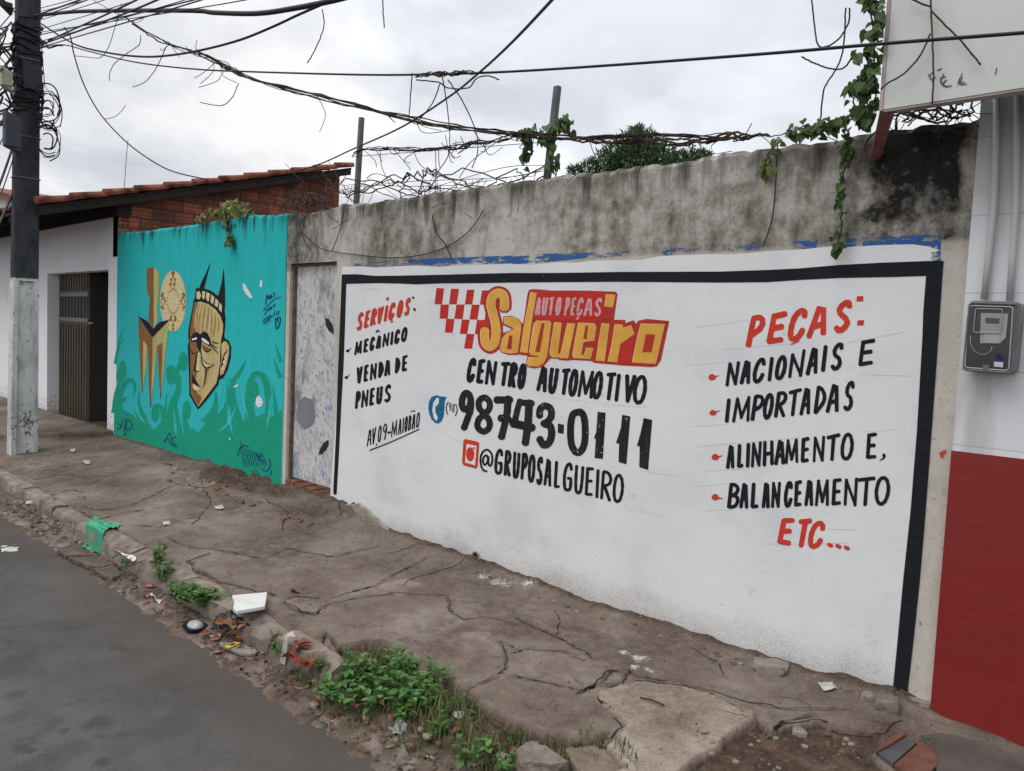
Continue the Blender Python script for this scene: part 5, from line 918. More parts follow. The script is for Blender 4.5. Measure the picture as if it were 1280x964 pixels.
# dead vine bundles along the cables
def bundle(name, pts, n, spread, r, lab, cat='dead vine', twigs=0, tw=.25, mat=None):
    base = cat_rom([wp(x, y_, Y) for x, y_, Y in pts], 10); mb = MB(); N = len(base)
    for j in range(n):
        ph = random.random()*9; fr = random.uniform(.5, 1.6); i0 = random.randrange(0, max(1, N//3)) if j else 0; i1 = random.randrange(2*N//3, N+1) if j else N
        mb.tube([base[i]+Vector((sin(ph+i*fr*.3), cos(ph*1.3+i*fr*.23), sin(ph*2+i*fr*.37)))*spread*random.uniform(.4, 1) for i in range(i0, i1)], r*random.uniform(.6, 1.2), 4)
    for _ in range(twigs):
        p0 = random.choice(base); d = Vector((random.uniform(-1, 1), random.uniform(-.5, .5), random.uniform(-1, .55)))*tw*random.uniform(.3, 1); e = Vector((random.uniform(-1, 1), random.uniform(-1, 1), random.uniform(-1, 0)))*tw*.35
        mb.tube(cat_rom([p0, p0+d*.4+e*.5, p0+d], 5), [r*.5]*11 if False else r*.45, 4)
    return tag(mb.build(name, mat or M_TWIG, None, smooth=True), lab, cat)
bundle('dead_vine', [(112,-6,-.9),(150,20,-.9),(180,37,-.9),(215,58,-.88),(260,72,-.85),(320,99,-.75),(430,129,-.5),(520,150,-.3),(640,168,-.05),(720,171,.05),(800,172,.05),(900,170,.05),(960,167,.0),(1010,160,0)], 7, .020, .0052, 'long bundle of dead vine stems wrapped around a cable from the pole to the wall', twigs=26, tw=.3)
bundle('dead_vine', [(440,192,.2),(480,186,.2),(540,187,.2),(570,184,.2),(600,178,.2),(640,171,.2),(690,166,.2)], 5, .02, .006, 'tangle of dead vine between the two posts', twigs=26, tw=.4)
bundle('dead_vine', [(400,225,.1),(440,232,.1),(500,235,.1),(560,228,.1),(640,222,.1),(690,210,.1)], 6, .10, .0045, 'loose dry stems sprawling along the wall top between the posts', twigs=40, tw=.5)
bundle('dead_vine', [(690,170,.2),(760,176,.2),(840,178,.15),(880,176,.1),(920,170,.1),(960,172,.1)], 4, .02, .006, 'dead vine strands running across in front of the leafy tree', twigs=6, tw=.2)
bundle('dead_vine', [(520,95,-.9),(540,93,-.9),(560,92,-.9),(580,91,-.9),(600,90,-.9)], 5, .014, .004, 'small knot of dead vine wound on the long cable', twigs=0)
for pts, lab in [([(515,92,-.9),(514,110,-.8),(511,148,-.4)], 'dead stem hanging straight from the long cable'), ([(552,92,-.9),(557,120,-.7),(562,165,-.2),(560,195,0),(545,218,.1)], 'dead stem curving from the long cable down to the wall'), ([(560,100,-.85),(580,130,-.6),(595,165,-.3),(597,190,0),(590,210,.1)], 'dead stem bowing out below the knot on the long cable'), ([(550,105,-.8),(540,130,-.6),(522,152,-.3)], 'short dead stem reaching from the knot to the vine bundle'), ([(520,100,-.9),(548,103,-.85),(560,110,-.8),(585,110,-.85),(596,98,-.9),(610,95,-.9),(624,100,-.9)], 'curled dead stem looping under the long cable'),
    ([(160,175,-.4),(158,195,-.4),(156,225,-.4),(155,238,-.4)], 'frayed twig hanging from the drooping wire'), ([(131,149,-.52),(140,147,-.52),(148,143,-.5),(157,132,-.5)], 'curved twig on the drooping wire'), ([(403,12,-.9),(405,30,-.9),(401,46,-.9),(392,66,-.9),(384,79,-.9)], 'thin dead vine hanging below the cable at the top'), ([(478,-5,-.9),(479,15,-.9),(480.5,35,-.9)], 'single straight stem hanging from the top edge'),
    ([(152,5,-.9),(142,40,-.9),(135,60,-.9),(125,72,-.9),(105,71,-.9),(94,70,-.9)], 'looping dead stem near the pole'), ([(176,44,-.9),(174,56,-.9),(160,66,-.9),(143,80,-.9),(137,92,-.9),(137,101,-.9)], 'drooping dead stem below the vine bundle'), ([(208,58,-.9),(196,84,-.85),(182,102,-.85),(166,109,-.85)], 'long curved dead stem below the vine bundle'), ([(298,104,-.8),(290,122,-.8),(276,132,-.8),(250,128,-.8)], 'hooked dead stem under the vine bundle')]:
    cable('dead_vine', pts, .0032, lab, 'dead vine', M_TWIG, wob=.0012)
for i, (pts) in enumerate([[(436,231,.2),(560,232,.2),(690,212,.2)], [(410,240,.2),(500,228,.2),(640,221,.2),(690,206,.2)], [(440,196,.2),(560,187,.2),(690,177,.2)], [(690,207,.2),(640,208,.2),(590,220,.2),(500,247,.15)]]):
    o = cable('barbed_wire', pts, .0022, 'rusty barbed wire strand strung between the posts above the wall', 'barbed wire', M_RUSTW, n=14, group='barbed wire strands on the posts')
# ================================================================ leaves
def leaf_add(mb, p, d, nrm, L, Wd, fold=.25, shape='heart', mi=0):
    d = d.normalized(); s_ = d.cross(nrm); s_ = s_.normalized() if s_.length > 1e-6 else d.orthogonal().normalized(); n_ = s_.cross(d)
    prof = {'heart': [(0, 0), (-.08, .34), (.18, .5), (.5, .42), (.8, .17), (1, 0)], 'oval': [(0, 0), (.2, .3), (.5, .45), (.8, .25), (1, 0)], 'lance': [(0, 0), (.3, .5), (.7, .35), (1, 0)]}[shape]
    mid = [p, p+d*L*.5-n_*L*.06, p+d*L-n_*L*.2]
    cz = lambda t: -n_*L*.2*t*t
    ax = [p+d*L*t+cz(t) for t, w in prof]; Lf = [p+d*L*t+s_*Wd*w+n_*abs(w)*Wd*fold*2+cz(t) for t, w in prof]; Rt = [p+d*L*t-s_*Wd*w+n_*abs(w)*Wd*fold*2+cz(t) for t, w in prof]
    ax0 = [p+d*L*max(t, 0)+cz(t) for t, w in prof]; k = len(prof); vs = ax0+Lf[1:-1]+Rt[1:-1]; lo, ro = k, k+k-2; fs = []
    for o_ in (lo, ro):
        fs.append((0, 1, o_)); 
        for i in range(1, k-2): fs.append((i, i+1, o_+i, o_+i-1))
        fs.append((k-2, k-1, o_+k-3))
        if o_ == ro: fs[-(k-1):] = [tuple(reversed(f_)) for f_ in fs[-(k-1):]]
    mb.add(vs, fs, mi)
def rv(a=1): return Vector((random.uniform(-a, a), random.uniform(-a, a), random.uniform(-a, a)))
def vine(name, paths, nl, size, lab, mat, cat='vine', spread=.07, stem=.0035, droop=.6, front=True):
    t = None; sm_ = MB(); lm = MB()
    for path in paths:
        base = cat_rom([wp(x, y_, Y) for x, y_, Y in path], 8); sm_.tube([p_+rv(.006) for p_ in base], stem, 5)
        for _ in range(int(nl*max(.3, sum((a_-b_).length for a_, b_ in zip(base, base[1:]))))):
            p_ = random.choice(base)+rv(spread)*random.random(); d = Vector((random.uniform(-1, 1), random.uniform(-.9, .25), random.uniform(-1, .35)-droop)); sz = size*random.uniform(.55, 1.25)
            leaf_add(lm, p_, d, Vector((random.uniform(-.5, .5), -1, random.uniform(.1, 1.1))), sz, sz*random.uniform(.75, 1), random.uniform(.1, .4))
    p0 = wp(*paths[0][0]); t = empty(name, p0, lab, cat); sm_.build('stem', M_TWIG, t, smooth=True); lm.build('leaves', mat, t); return t
vine('climbing_vine', [[(1090,150,-.12),(1082,110,-.28),(1086,70,-.32),(1090,30,-.34),(1080,-10,-.34)], [(1095,140,-.2),(1092,90,-.32),(1096,40,-.34),(1094,-10,-.34)], [(1075,150,-.1),(1066,120,-.2),(1075,95,-.3)]], 95, .045, 'green climbing vine hanging along the left edge of the signboard', L_VINE, spread=.05)
vine('climbing_vine', [[(1085,148,-.1),(1050,152,-.08),(1020,158,-.06),(985,166,-.05)], [(1060,150,-.1),(1030,160,-.08),(1000,163,-.06)]], 120, .042, 'leafy vine spilling along the wall top left of the signboard', L_VINE, spread=.045)
vine('climbing_vine', [[(1056,160,-.06),(1058,190,-.05),(1054,220,-.05),(1050,255,-.05),(1052,290,-.05),(1044,312,-.05)]], 110, .038, 'hanging vine strand dangling down the plaster to the blue strip', L_VINE, spread=.035)
vine('climbing_vine', [[(975,172,-.04),(962,190,-.04),(957,205,-.04),(955,215,-.04)]], 60, .04, 'small yellow green vine tuft on the plaster below the wall top', L_YEL, spread=.04)
vine('climbing_vine', [[(690,215,.18),(692,190,.2),(690,165,.2),(700,155,.2)], [(690,168,.2),(670,166,.2),(655,163,.2)], [(658,165,.2),(660,185,.2),(655,205,.2)], [(705,158,.2),(708,152,.2)]], 70, .06, 'vine with drooping leaves wrapped round the middle post', L_VINE, spread=.06)
vine('creeper', [[(248,272,-.03),(265,268,-.03),(285,263,-.02),(300,262,.0),(318,264,.03)], [(280,266,-.03),(284,280,-.03),(288,296,-.03),(292,312,-.03)], [(275,262,.05),(290,256,.05),(305,260,.05)]], 130, .05, 'yellow green creeper trailing over the top of the teal wall', L_YEL, spread=.07)
# bare stems against sign and plaster
for pts, lab in [([(1014,-10,-.3),(1018,30,-.3),(1024,58,-.3),(1045,52,-.3),(1060,30,-.32),(1062,10,-.34)], 'bare looped stem beside the signboard'), ([(1057,10,-.32),(1054,60,-.3),(1046,85,-.25),(1030,112,-.18),(1026,148,-.06)], 'bare stem falling from the vine to the wall top'), ([(1070,62,-.3),(1058,82,-.28),(1044,87,-.26),(1020,80,-.25),(1002,71,-.25)], 'bare hooked stem left of the vine'), ([(1163,-6,-.36),(1165,40,-.36),(1167,95,-.36),(1165,130,-.34)], 'bare stem hanging straight down the face of the signboard'), ([(1164,14,-.36),(1180,30,-.36),(1200,50,-.36),(1226,81,-.36)], 'bare stem slanting across the signboard to the right'), ([(1163,42,-.36),(1150,70,-.36),(1130,92,-.36),(1110,104,-.36),(1101,112,-.36)], 'bare stem bowing across the signboard to its left edge'), ([(1134,-4,-.36),(1150,4,-.36),(1163,8,-.36)], 'bare twig at the top of the signboard'),
    ([(972,180,-.02),(970,220,-.02),(966,270,-.012),(955,306,-.012)], 'dark stem hanging on the plaster below the yellow tuft'), ([(540,268,-.01),(545,290,-.01),(556,305,-.01),(564,322,-.01)], 'short dark twig stuck to the plaster'), ([(378,290,-.02),(400,310,-.02),(440,318,-.015),(500,322,-.015),(550,312,-.015),(585,290,-.015),(605,262,-.015)], 'thin wire sagging across the grey plaster'), ([(376,248,-.02),(372,270,-.02),(380,300,-.02),(388,312,-.02)], 'dry stem dangling over the old door'), ([(430,262,-.02),(424,290,-.02),(415,314,-.02)], 'thin dry stem at the corner of the old door'), ([(1100,160,-.05),(1082,180,-.04),(1088,205,-.04),(1110,222,-.03),(1118,215,-.03)], 'pale dry stem curling on the plaster below the bracket')]:
    cable('bare_stem', pts, .0035, lab, 'stem', M_TWIG, wob=.001)
bundle('dead_vine', [(350,255,-.02),(370,252,-.02),(390,250,-.02),(405,246,.0)], 6, .06, .005, 'tangle of dry stems hanging over the wall above the old door', twigs=30, tw=.5)
bundle('dead_vine', [(1112,150,-.08),(1150,146,-.06),(1190,140,-.06),(1210,137,-.06)], 6, .04, .004, 'dark dead vine tangle under the bottom edge of the signboard', twigs=26, tw=.16)
# tree behind the wall
def tree(lab):
    t = empty('leafy_tree', (-8.6, 8.2, -.3), lab, 'tree'); tr = MB(); base = Vector((-8.6, 8.2, -.3)); tr.tube(cat_rom([base, base+Vector((.05, 0, 1.6)), base+Vector((-.05, .1, 3.2)), base+Vector((.1, 0, 4.6))], 4), [.17-.009*i for i in range(13)], 9)
    lm = MB(); cl_ = []
    for x, y_, r in [(800,172,.42),(785,176,.42),(815,178,.42),(770,190,.45),(800,190,.6),(830,192,.45),(755,200,.45),(845,200,.4),(780,208,.6),(815,208,.6),(735,208,.35),(862,196,.3),(878,194,.25),(850,212,.5),(720,212,.3),(795,162,.25)]: cl_.append((wp(x, y_+7, 8.2+random.uniform(-.5, .5)), r*.52))
    for c, r in cl_:
        tr.tube(cat_rom([base+Vector((0, 0, random.uniform(2.6, 4.4))), (base+Vector((0, 0, 4))+c)*.5+rv(.15), c], 4), [.05-.004*i for i in range(9)], 5)
        for _ in range(int(560*r/.25)):
            q = rv(); 
            while q.length > 1: q = rv()
            p_ = c+q*r; d = q+Vector((0, 0, random.uniform(-.6, .6)))+rv(.5); leaf_add(lm, p_, d, Vector((0, 0, 1))+rv(.6), random.uniform(.06, .15), random.uniform(.02, .034), .2, 'lance')
        for _ in range(4):
            d = Vector((random.uniform(-1, 1), random.uniform(-.4, .4), random.uniform(.2, 1.2))).normalized(); 
            for k_ in range(9): p_ = c+d*r*(.85+.05*k_); leaf_add(lm, p_, d+rv(.9), Vector((0, 0, 1))+rv(.6), .11, .026, .2, 'lance')
    tr.build('trunk', flat_mat('bark', (.09, .07, .05), .95, var=.4), t, smooth=True); lm.build('crown', L_TREE, t)
tree('dark green leafy tree crown rising behind the middle of the wall')
# ================================================================ weeds and grass
def weed(px, py, R, H_, nl, L, lab, group=None, mat=None, shape='oval'):
    p0 = gq(px, py); t = empty('weed_plant', p0, lab, 'weed', group); st = MB(); lm = MB()
    for _ in range(max(4, nl//7)):
        a_ = random.random()*2*pi; r = R*math.sqrt(random.random()); tip = p0+Vector((r*cos(a_), r*sin(a_), H_*random.uniform(.5, 1.05))); mid = p0*.4+tip*.6+Vector((0, 0, -.02))+rv(.01)
        path = cat_rom([p0+Vector((r*.25*cos(a_), r*.25*sin(a_), -.02)), mid, tip], 4); st.tube(path, .0016, 4)
        for k_ in range(8):
            q = path[random.randrange(3, len(path))]; b_ = random.random()*2*pi; d = Vector((cos(b_), sin(b_), random.uniform(-.2, .55))); leaf_add(lm, q+rv(.008), d, Vector((0, 0, 1))+rv(.35), L*random.uniform(.6, 1.2), L*random.uniform(.55, .8), random.uniform(.05, .25), shape)
    st.build('stem', L_GRASS, t); lm.build('leaves', mat or L_WEED, t); return t
for x, y in [(420,868),(445,852),(470,846),(462,870),(490,848),(512,846),(488,875),(515,868),(535,862),(530,885),(505,895),(450,880)]:
    weed(x+random.uniform(-5, 5), y+random.uniform(-3, 3), random.uniform(.08, .13), random.uniform(.07, .12), 70, random.uniform(.032, .046), 'bushy green weed in the thick patch between the broken slab and the road', 'weeds in the thick patch by the road')
weed(495, 828, .05, .08, 28, .03, 'small weed at the upper tip of the thick weed patch'); weed(545, 912, .05, .06, 24, .03, 'young weed below the thick weed patch'); weed(590, 886, .09, .05, 60, .022, 'low round-leaved weed tucked under the broken slab edge'); weed(565, 892, .06, .05, 40, .024, 'low weed left of the round-leaved weed under the slab')
weed(590, 950, .085, .09, 60, .038, 'separate green weed near the bottom edge of the picture'); weed(640, 962, .07, .05, 40, .026, 'low weed beside the fallen kerbstone at the bottom edge')
weed(396, 835, .05, .06, 30, .026, 'small weed beside the heap of red leaves'); weed(346, 812, .06, .05, 34, .024, 'straggly weed growing at the kerb joint')
weed(196, 712, .06, .17, 90, .034, 'tall slender weed standing at the kerb behind the white card'); weed(203, 724, .07, .12, 80, .034, 'bushy weed in front of the tall slender weed'); weed(155, 708, .05, .07, 30, .026, 'dark little weed between the road and the white card')
for x, y in [(225, 742), (240, 745), (255, 750), (268, 752)]: weed(x, y+3, .11, .07, 110, .034, 'low spreading weed in the gutter behind the white slab', 'low weeds along the gutter')
gm = MB()
def tuft(px, py, n, R, H_):
    p0 = gq(px, py)
    for _ in range(n):
        a_ = random.random()*6.28; r = R*math.sqrt(random.random()); b = p0+Vector((r*cos(a_), r*sin(a_)*.7, 0)); b.z = ZN(b.x, b.y)-.004; c = random.random()*6.28; h = H_*random.uniform(.5, 1.2); l = Vector((cos(c), sin(c), 0))*h*random.uniform(.2, .8); w_ = Vector((-sin(c), cos(c), 0))*.0022
        m1 = b+l*.45+Vector((0, 0, h*.65)); t_ = b+l+Vector((0, 0, h*random.uniform(.6, 1))); gm.add([b-w_, b+w_, m1+w_*.8, m1-w_*.8, t_], [(0, 1, 2, 3), (3, 2, 4)])
for x, y, n, R, h in [(440,850,40,.12,.15),(500,860,40,.14,.16),(465,835,30,.08,.12),(550,880,90,.10,.13),(520,910,90,.13,.10),(570,905,70,.12,.11),(600,930,70,.11,.09),(560,935,60,.12,.08),(480,885,60,.1,.08),(420,885,60,.09,.07),(400,870,50,.08,.06),(385,850,40,.07,.05),(440,900,40,.08,.05),(640,935,60,.10,.07),(690,945,60,.09,.06),(725,932,60,.08,.05),(765,930,50,.08,.045),(780,950,40,.07,.04),(655,915,50,.08,.05),(610,960,70,.09,.09),(345,800,30,.05,.06),(320,775,34,.05,.05),(270,755,40,.08,.05),(700,962,60,.08,.06),(1163,928,24,.03,.03),(370,825,30,.05,.05),(215,700,30,.12,.03),(30,580,60,.25,.04),(75,572,50,.25,.03),(120,556,40,.2,.03),(640,905,30,.06,.04),(740,920,40,.07,.04)]: tuft(x, y, n, R, h)
tag(gm.build('grass', L_GRASS, None), 'thin grass tufts and dry blades between the broken slabs and the road', 'grass', kind='stuff')
# ================================================================ litter
M_PAPER = flat_mat('dirty_white_paper', (.42, .40, .37), .85, var=.3, vscale=26); M_FOAM = flat_mat('white_foam', (.60, .59, .57), .8, var=.12, vscale=14); M_BAGB = flat_mat('black_plastic', (.012, .012, .014), .28, .5); M_BAGG = flat_mat('green_net_bag', (.045, .30, .17), .5, .4, var=.3, vscale=30)
def crumple(name, quad, h, mat, lab, cat, n=9, amp=.012, drape=True, zf=None, thick=.002, lift=.006):
    c = [gq(*q) if zf is None else gp(*q, zf) for q in quad]; mb = MB(); sd_ = random.random()*99
    for i in range(n+1):
        for j in range(n+1):
            u, v = i/n, j/n; p_ = (c[0]*(1-u)+c[1]*u)*(1-v)+(c[3]*(1-u)+c[2]*u)*v
            e = amp*(vnoise(np.array(u*4+sd_), np.array(v*4), 3)*1.3+vnoise(np.array(u*9+sd_), np.array(v*9), 4)*.7-1)
            p_ = Vector((p_.x+e*.8, p_.y+e*.6, (zk(p_.x, p_.y) if zf is None else p_.z)+lift+max(0, h*sin(pi*u)*sin(pi*v))+abs(e)*1.2)); mb.v.append(tuple(p_))
    mb.f = [(i*(n+1)+j, (i+1)*(n+1)+j, (i+1)*(n+1)+j+1, i*(n+1)+j+1) for i in range(n) for j in range(n)]; mb.m = [0]*len(mb.f)
    o = mb.build(name, mat, None, smooth=False); md = o.modifiers.new('s', 'SOLIDIFY'); md.thickness = thick; return tag(o, lab, cat)
q = [(289,757),(292,766),(330,762),(334,745),(291,748)]
mb = MB(); b_ = [gp(*a_, -.02) for a_ in [(291,765),(296,769),(331,763),(334,745),(290,749),(293,757)]]; mb.prism([v+Vector((0, 0, .003)) for v in b_], (0, 0, .02)); o = mb.build('foam_sheet', M_FOAM, None, bevel=.004); tag(o, 'flat white foam slab lying on the kerb above the black bag', 'foam piece')
crumple('plastic_bag', [(266,790),(312,790),(316,772),(272,772)], .06, M_BAGB, 'crumpled black plastic bag in the gutter below the white foam slab', 'bag', 16, .05, zf=-.125)
crumple('green_bag', [(100,672),(128,679),(150,657),(118,648)], .008, M_BAGG, 'torn green net bag draped over the kerb', 'bag', 16, .02, lift=.008)
crumple('white_card', [(142,690),(152,684),(173,701),(166,707)], .0, flat_mat('white_card', (.60, .57, .54), .7, var=.15), 'creased white card leaning in the gutter against the kerb', 'card', 4, .01, lift=.02, zf=-.10)
for quad, lab in [([(0,685),(24,682),(22,691),(2,692)], 'flattened pale paper on the road at the left edge'), ([(104,577),(112,577),(112,581),(106,581)], 'small white scrap on the sidewalk near the pole'), ([(268,635),(278,633),(279,638),(270,638)], 'small white scrap on the sidewalk before the mural'), ([(203,654),(212,653),(213,657),(205,658)], 'small white scrap in the middle of the far sidewalk'), ([(87,563),(94,562),(94,566),(88,566)], 'tiny pale scrap beside the foot of the pole'), ([(1023,857),(1040,857),(1044,864),(1030,866)], 'white paper scrap at the foot of the white wall'), ([(487,903),(505,898),(508,906),(492,912)], 'crumpled white tissue among the weeds'), ([(505,921),(512,922),(511,925),(504,924)], 'tiny white scrap below the weeds'), ([(352,813),(366,806),(370,812),(356,818)], 'small white wrapper next to the red leaf heap'), ([(262,797),(274,794),(276,800),(266,802)], 'little white scrap beside the silver lid'), ([(187,740),(200,736),(204,742),(190,746)], 'torn white wrapper in the gutter below the tall weed'), ([(568,894),(578,890),(580,898),(570,902)], 'pale paper scrap under the slab edge by the weeds')]: crumple('paper_scrap', quad, .006, M_PAPER, lab, 'paper scrap', 4, .012)
# silver lid on a black tray
pc = gq(244, 787); t = empty('food_tray', pc, 'black food tray with a rounded silver lid at the edge of the road', 'food tray'); mb = MB(); n = 18
def dome(mb, c, rx, ry, h, n=18, m_=5, z0=0):
    vs = []; 
    for i in range(m_): 
        f_ = cos(i/m_*pi/2); vs += [c+Vector((rx*f_*cos(2*pi*j/n), ry*f_*sin(2*pi*j/n), z0+h*sin(i/m_*pi/2))) for j in range(n)]
    vs.append(c+Vector((0, 0, z0+h))); fs = [(i*n+j, i*n+(j+1) % n, (i+1)*n+(j+1) % n, (i+1)*n+j) for i in range(m_-1) for j in range(n)]+[((m_-1)*n+j, (m_-1)*n+(j+1) % n, m_*n) for j in range(n)]; mb.add(vs, fs)
dome(mb, pc, .055, .040, .026, z0=.022); mb.build('lid', flat_mat('silver_lid', (.36, .37, .38), .45, var=.45, vscale=24, bmp=.8), t, smooth=True); mb = MB(); mb.tube([pc+Vector((0, 0, -.01)), pc+Vector((0, 0, .02)), pc+Vector((0, 0, .024))], [.045, .066, .068], 16); mb.build('tray', M_BAGB, t)
# worn shoe sole with a yellow band
pc = gq(297, 815); t = empty('shoe_sole', pc, 'grey worn shoe sole with a yellow band lying on the road edge', 'shoe sole'); ax = (gq(318, 818)-gq(276, 808)); ax.z = 0; ax.normalize(); sx = Vector((-ax.y, ax.x, 0)); out = []
for i in range(30):
    a_ = 2*pi*i/30; u = cos(a_)*.125; w_ = sin(a_)*(.040-.012*sin(u*16)*0+.012*(u/.125)); w_ *= 1-.22*math.exp(-((u+.01)/.05)**2); out.append(pc+ax*u+sx*w_+Vector((0, 0, .008)))
mb = MB(); mb.prism(out, (0, 0, .016)); mb.build('sole', flat_mat('grey_rubber_sole', (.22, .205, .19), .8, var=.3, vscale=40, bmp=.4), t, bevel=.004)
mb = MB(); mb.prism([pc+ax*u+sx*w_+Vector((0, 0, .0245)) for u, w_ in ((-.055, -.035), (-.02, -.04), (-.02, .04), (-.055, .036))], (0, 0, .006)); mb.build('band', flat_mat('yellow_band', (.62, .40, .035), .5), t, bevel=.001)
mb = MB(); mb.prism([pc+ax*u+sx*w_+Vector((0, 0, .0306)) for u, w_ in ((-.046, -.012), (-.030, -.014), (-.030, .016), (-.046, .014))], (0, 0, .001)); mb.build('band_print', M_DARK, t)
mb = MB(); mb.tube([gq(517, 944)+Vector((0, 0, .012)), gq(543, 951)+Vector((0, 0, .01))], .0035, 6); tag(mb.build('drinking_straw', flat_mat('pale_blue_plastic', (.30, .45, .52), .4), None), 'pale blue drinking straw in the dirt at the bottom edge', 'straw')
mb = MB(); dome(mb, gq(37, 632)+Vector((0, 0, .02)), .03, .03, .02); tag(mb.build('bottle_cap', flat_mat('pale_cap', (.45, .44, .42), .5), None, smooth=True), 'round pale bottle cap in the gutter rubble at the left', 'bottle cap')
# dry leaves
def dry_leaf(px, py, s_, lab, group=None, mat=None):
    p_ = gq(px, py)+Vector((0, 0, .008)); a_ = random.random()*6.28; mb = MB(); leaf_add(mb, p_, Vector((cos(a_), sin(a_), random.uniform(0, .4))), Vector((0, 0, 1))+rv(.5), s_, s_*.8, random.uniform(.1, .5), 'oval'); tag(mb.build('dry_leaf', mat or L_DRY, None), lab, 'leaf', group)
M_RL = m_leaf('red_brown_leaf', (.16, .022, .014), (.30, .06, .03), .1)
dry_leaf(373, 743, .07, 'single curled orange leaf on the sidewalk slab', mat=M_RL)
for i in range(11): dry_leaf(372+random.uniform(-8, 14), 817+random.uniform(-9, 14), .075, 'red brown dry leaf in the heap at the end of the kerb', 'leaves heaped at the kerb end', M_RL)
for i in range(16): dry_leaf(random.uniform(262, 300), random.uniform(768, 800), .06, 'dry brown leaf scattered around the black bag', 'leaves around the black bag')
for i in range(9): dry_leaf(random.uniform(264, 300), random.uniform(808, 820), .055, 'dry orange leaf beside the shoe sole', 'leaves by the shoe sole')
for i in range(18): dry_leaf(random.uniform(30, 120), random.uniform(610, 690), .05, 'dry leaf lying in the far gutter', 'leaves in the far gutter')
for i in range(16): x = random.uniform(400, 640); dry_leaf(x, 870+(x-400)*.30+random.uniform(-12, 24), .045, 'dry leaf in the dirt around the weeds', 'leaves in the dirt by the weeds')
for i in range(10): dry_leaf(random.uniform(165, 260), random.uniform(715, 765), .05, 'dry leaf in the middle gutter', 'leaves in the middle gutter')
# stones and broken pieces
def stone(px, py, rx, ry, h, mat, lab=None, name='stone', cat='stone', group=None, n=3):
    p_ = gq(px, py); bm = bmesh.new(); bmesh.ops.create_icosphere(bm, subdivisions=n, radius=1); sd_ = random.random()*50; rz = random.random()*3
    for v in bm.verts:
        f_ = 1+.5*(vnoise(np.array(v.co.x*1.6+sd_), np.array(v.co.y*1.6+v.co.z*2.1), 3)-.5)+.25*(vnoise(np.array(v.co.x*4+sd_), np.array(v.co.y*4+v.co.z*4), 4)-.5); c = v.co*f_
        c = Vector((max(-.8, min(.8, c.x)), max(-.8, min(.8, c.y)), max(-.6, min(.6, c.z)))); x_, y_ = c.x*rx, c.y*ry; v.co = Vector((x_*cos(rz*.0+.3)-y_*sin(.3), x_*sin(.3)+y_*cos(.3), c.z*h))
    me = bpy.data.meshes.new(name); bm.to_mesh(me); bm.free(); o = link(name, me, mat); o.location = p_+Vector((0, 0, h*.25)); return tag(o, lab, cat, group)
stone(963, 838, .095, .06, .05, M_STONE, 'flat pale stone lying against the foot of the white wall')
stone(1108, 884, .055, .05, .05, flat_mat('lump_mortar', (.17, .145, .12), .95, var=.35, vscale=16, bmp=.5), 'grey brown mortar lump left of the black border end'); stone(1152, 884, .06, .05, .045, M_STONE, 'broken mortar block at the corner of the red dado'); stone(1127, 872, .04, .035, .035, M_SOIL, 'small clod at the end of the black border'); stone(1085, 872, .035, .03, .025, M_STONE, 'small rubble stone left of the mortar lump'); stone(1000, 917, .035, .03, .02, M_STONE, 'small flat stone in the red dirt'); stone(398, 764, .06, .03, .012, M_STONE, 'thin stone chip on the sidewalk crack', n=2)
random.seed(31)
for i in range(46):
    x = random.uniform(205, 345); y = 575+(x-205)*.30+random.uniform(2, 26); r = random.uniform(.012, .04); stone(x, y, r, r*.7, r*.6, random.choice((M_SOIL, M_SOIL, M_SOIL, M_BRKRED, M_STONE)), 'lump of rubble heaped along the foot of the teal wall', 'rubble_piece', 'rubble', 'rubble along the mural', n=2)
for i in range(22):
    x = random.uniform(350, 425); y = 632+(x-350)*.25+random.uniform(-6, 18); r = random.uniform(.015, .045); stone(x, y, r, r*.7, r*.6, random.choice((M_SOIL, M_BRKRED, M_SOIL)), 'lump of brick rubble below the old door', 'rubble_piece', 'rubble', 'rubble below the door', n=2)
for i in range(24):
    x = random.uniform(8, 120); y = 606+(x-8)*.66+random.uniform(4, 22); r = random.uniform(.012, .032); stone(x, y, r, r*.7, r*.5, random.choice((M_SOIL, M_STONE)), 'rubble lump in the far gutter', 'rubble_piece', 'rubble', 'rubble in the far gutter', n=2)
for i in range(36):
    x = random.uniform(380, 640); y = 868+(x-400)*.31+random.uniform(-5, 42); r = random.uniform(.008, .028); stone(x, y, r, r*.8, r*.6, random.choice((M_SOIL, M_STONE)), 'pebble in the dirt strip by the road', 'pebble', 'pebble', 'pebbles in the dirt strip', n=2)
for i in range(40):
    x = random.uniform(860, 1100); y = 925+random.uniform(-8, 38)-(x > 1000)*6; r = random.uniform(.005, .016); stone(x, y, r, r*.8, r*.6, random.choice((M_SOIL, M_STONE, M_BRKRED)), 'pebble on the red dirt at the bottom right', 'pebble', 'pebble', 'pebbles on the red dirt', n=2)
for i in range(34):
    x = random.uniform(500, 1110); yb = float(np.interp(x, [500, 597, 700, 800, 900, 1000, 1125], [676, 708, 748, 780, 814, 842, 868])); r = random.uniform(.008, .022); stone(x, yb+random.uniform(2, 12), r, r*.8, r*.5, random.choice((M_SOIL, M_STONE)), 'crumb of soil and plaster along the foot of the white wall', 'rubble_piece', 'rubble', 'crumbs along the white wall', n=2)
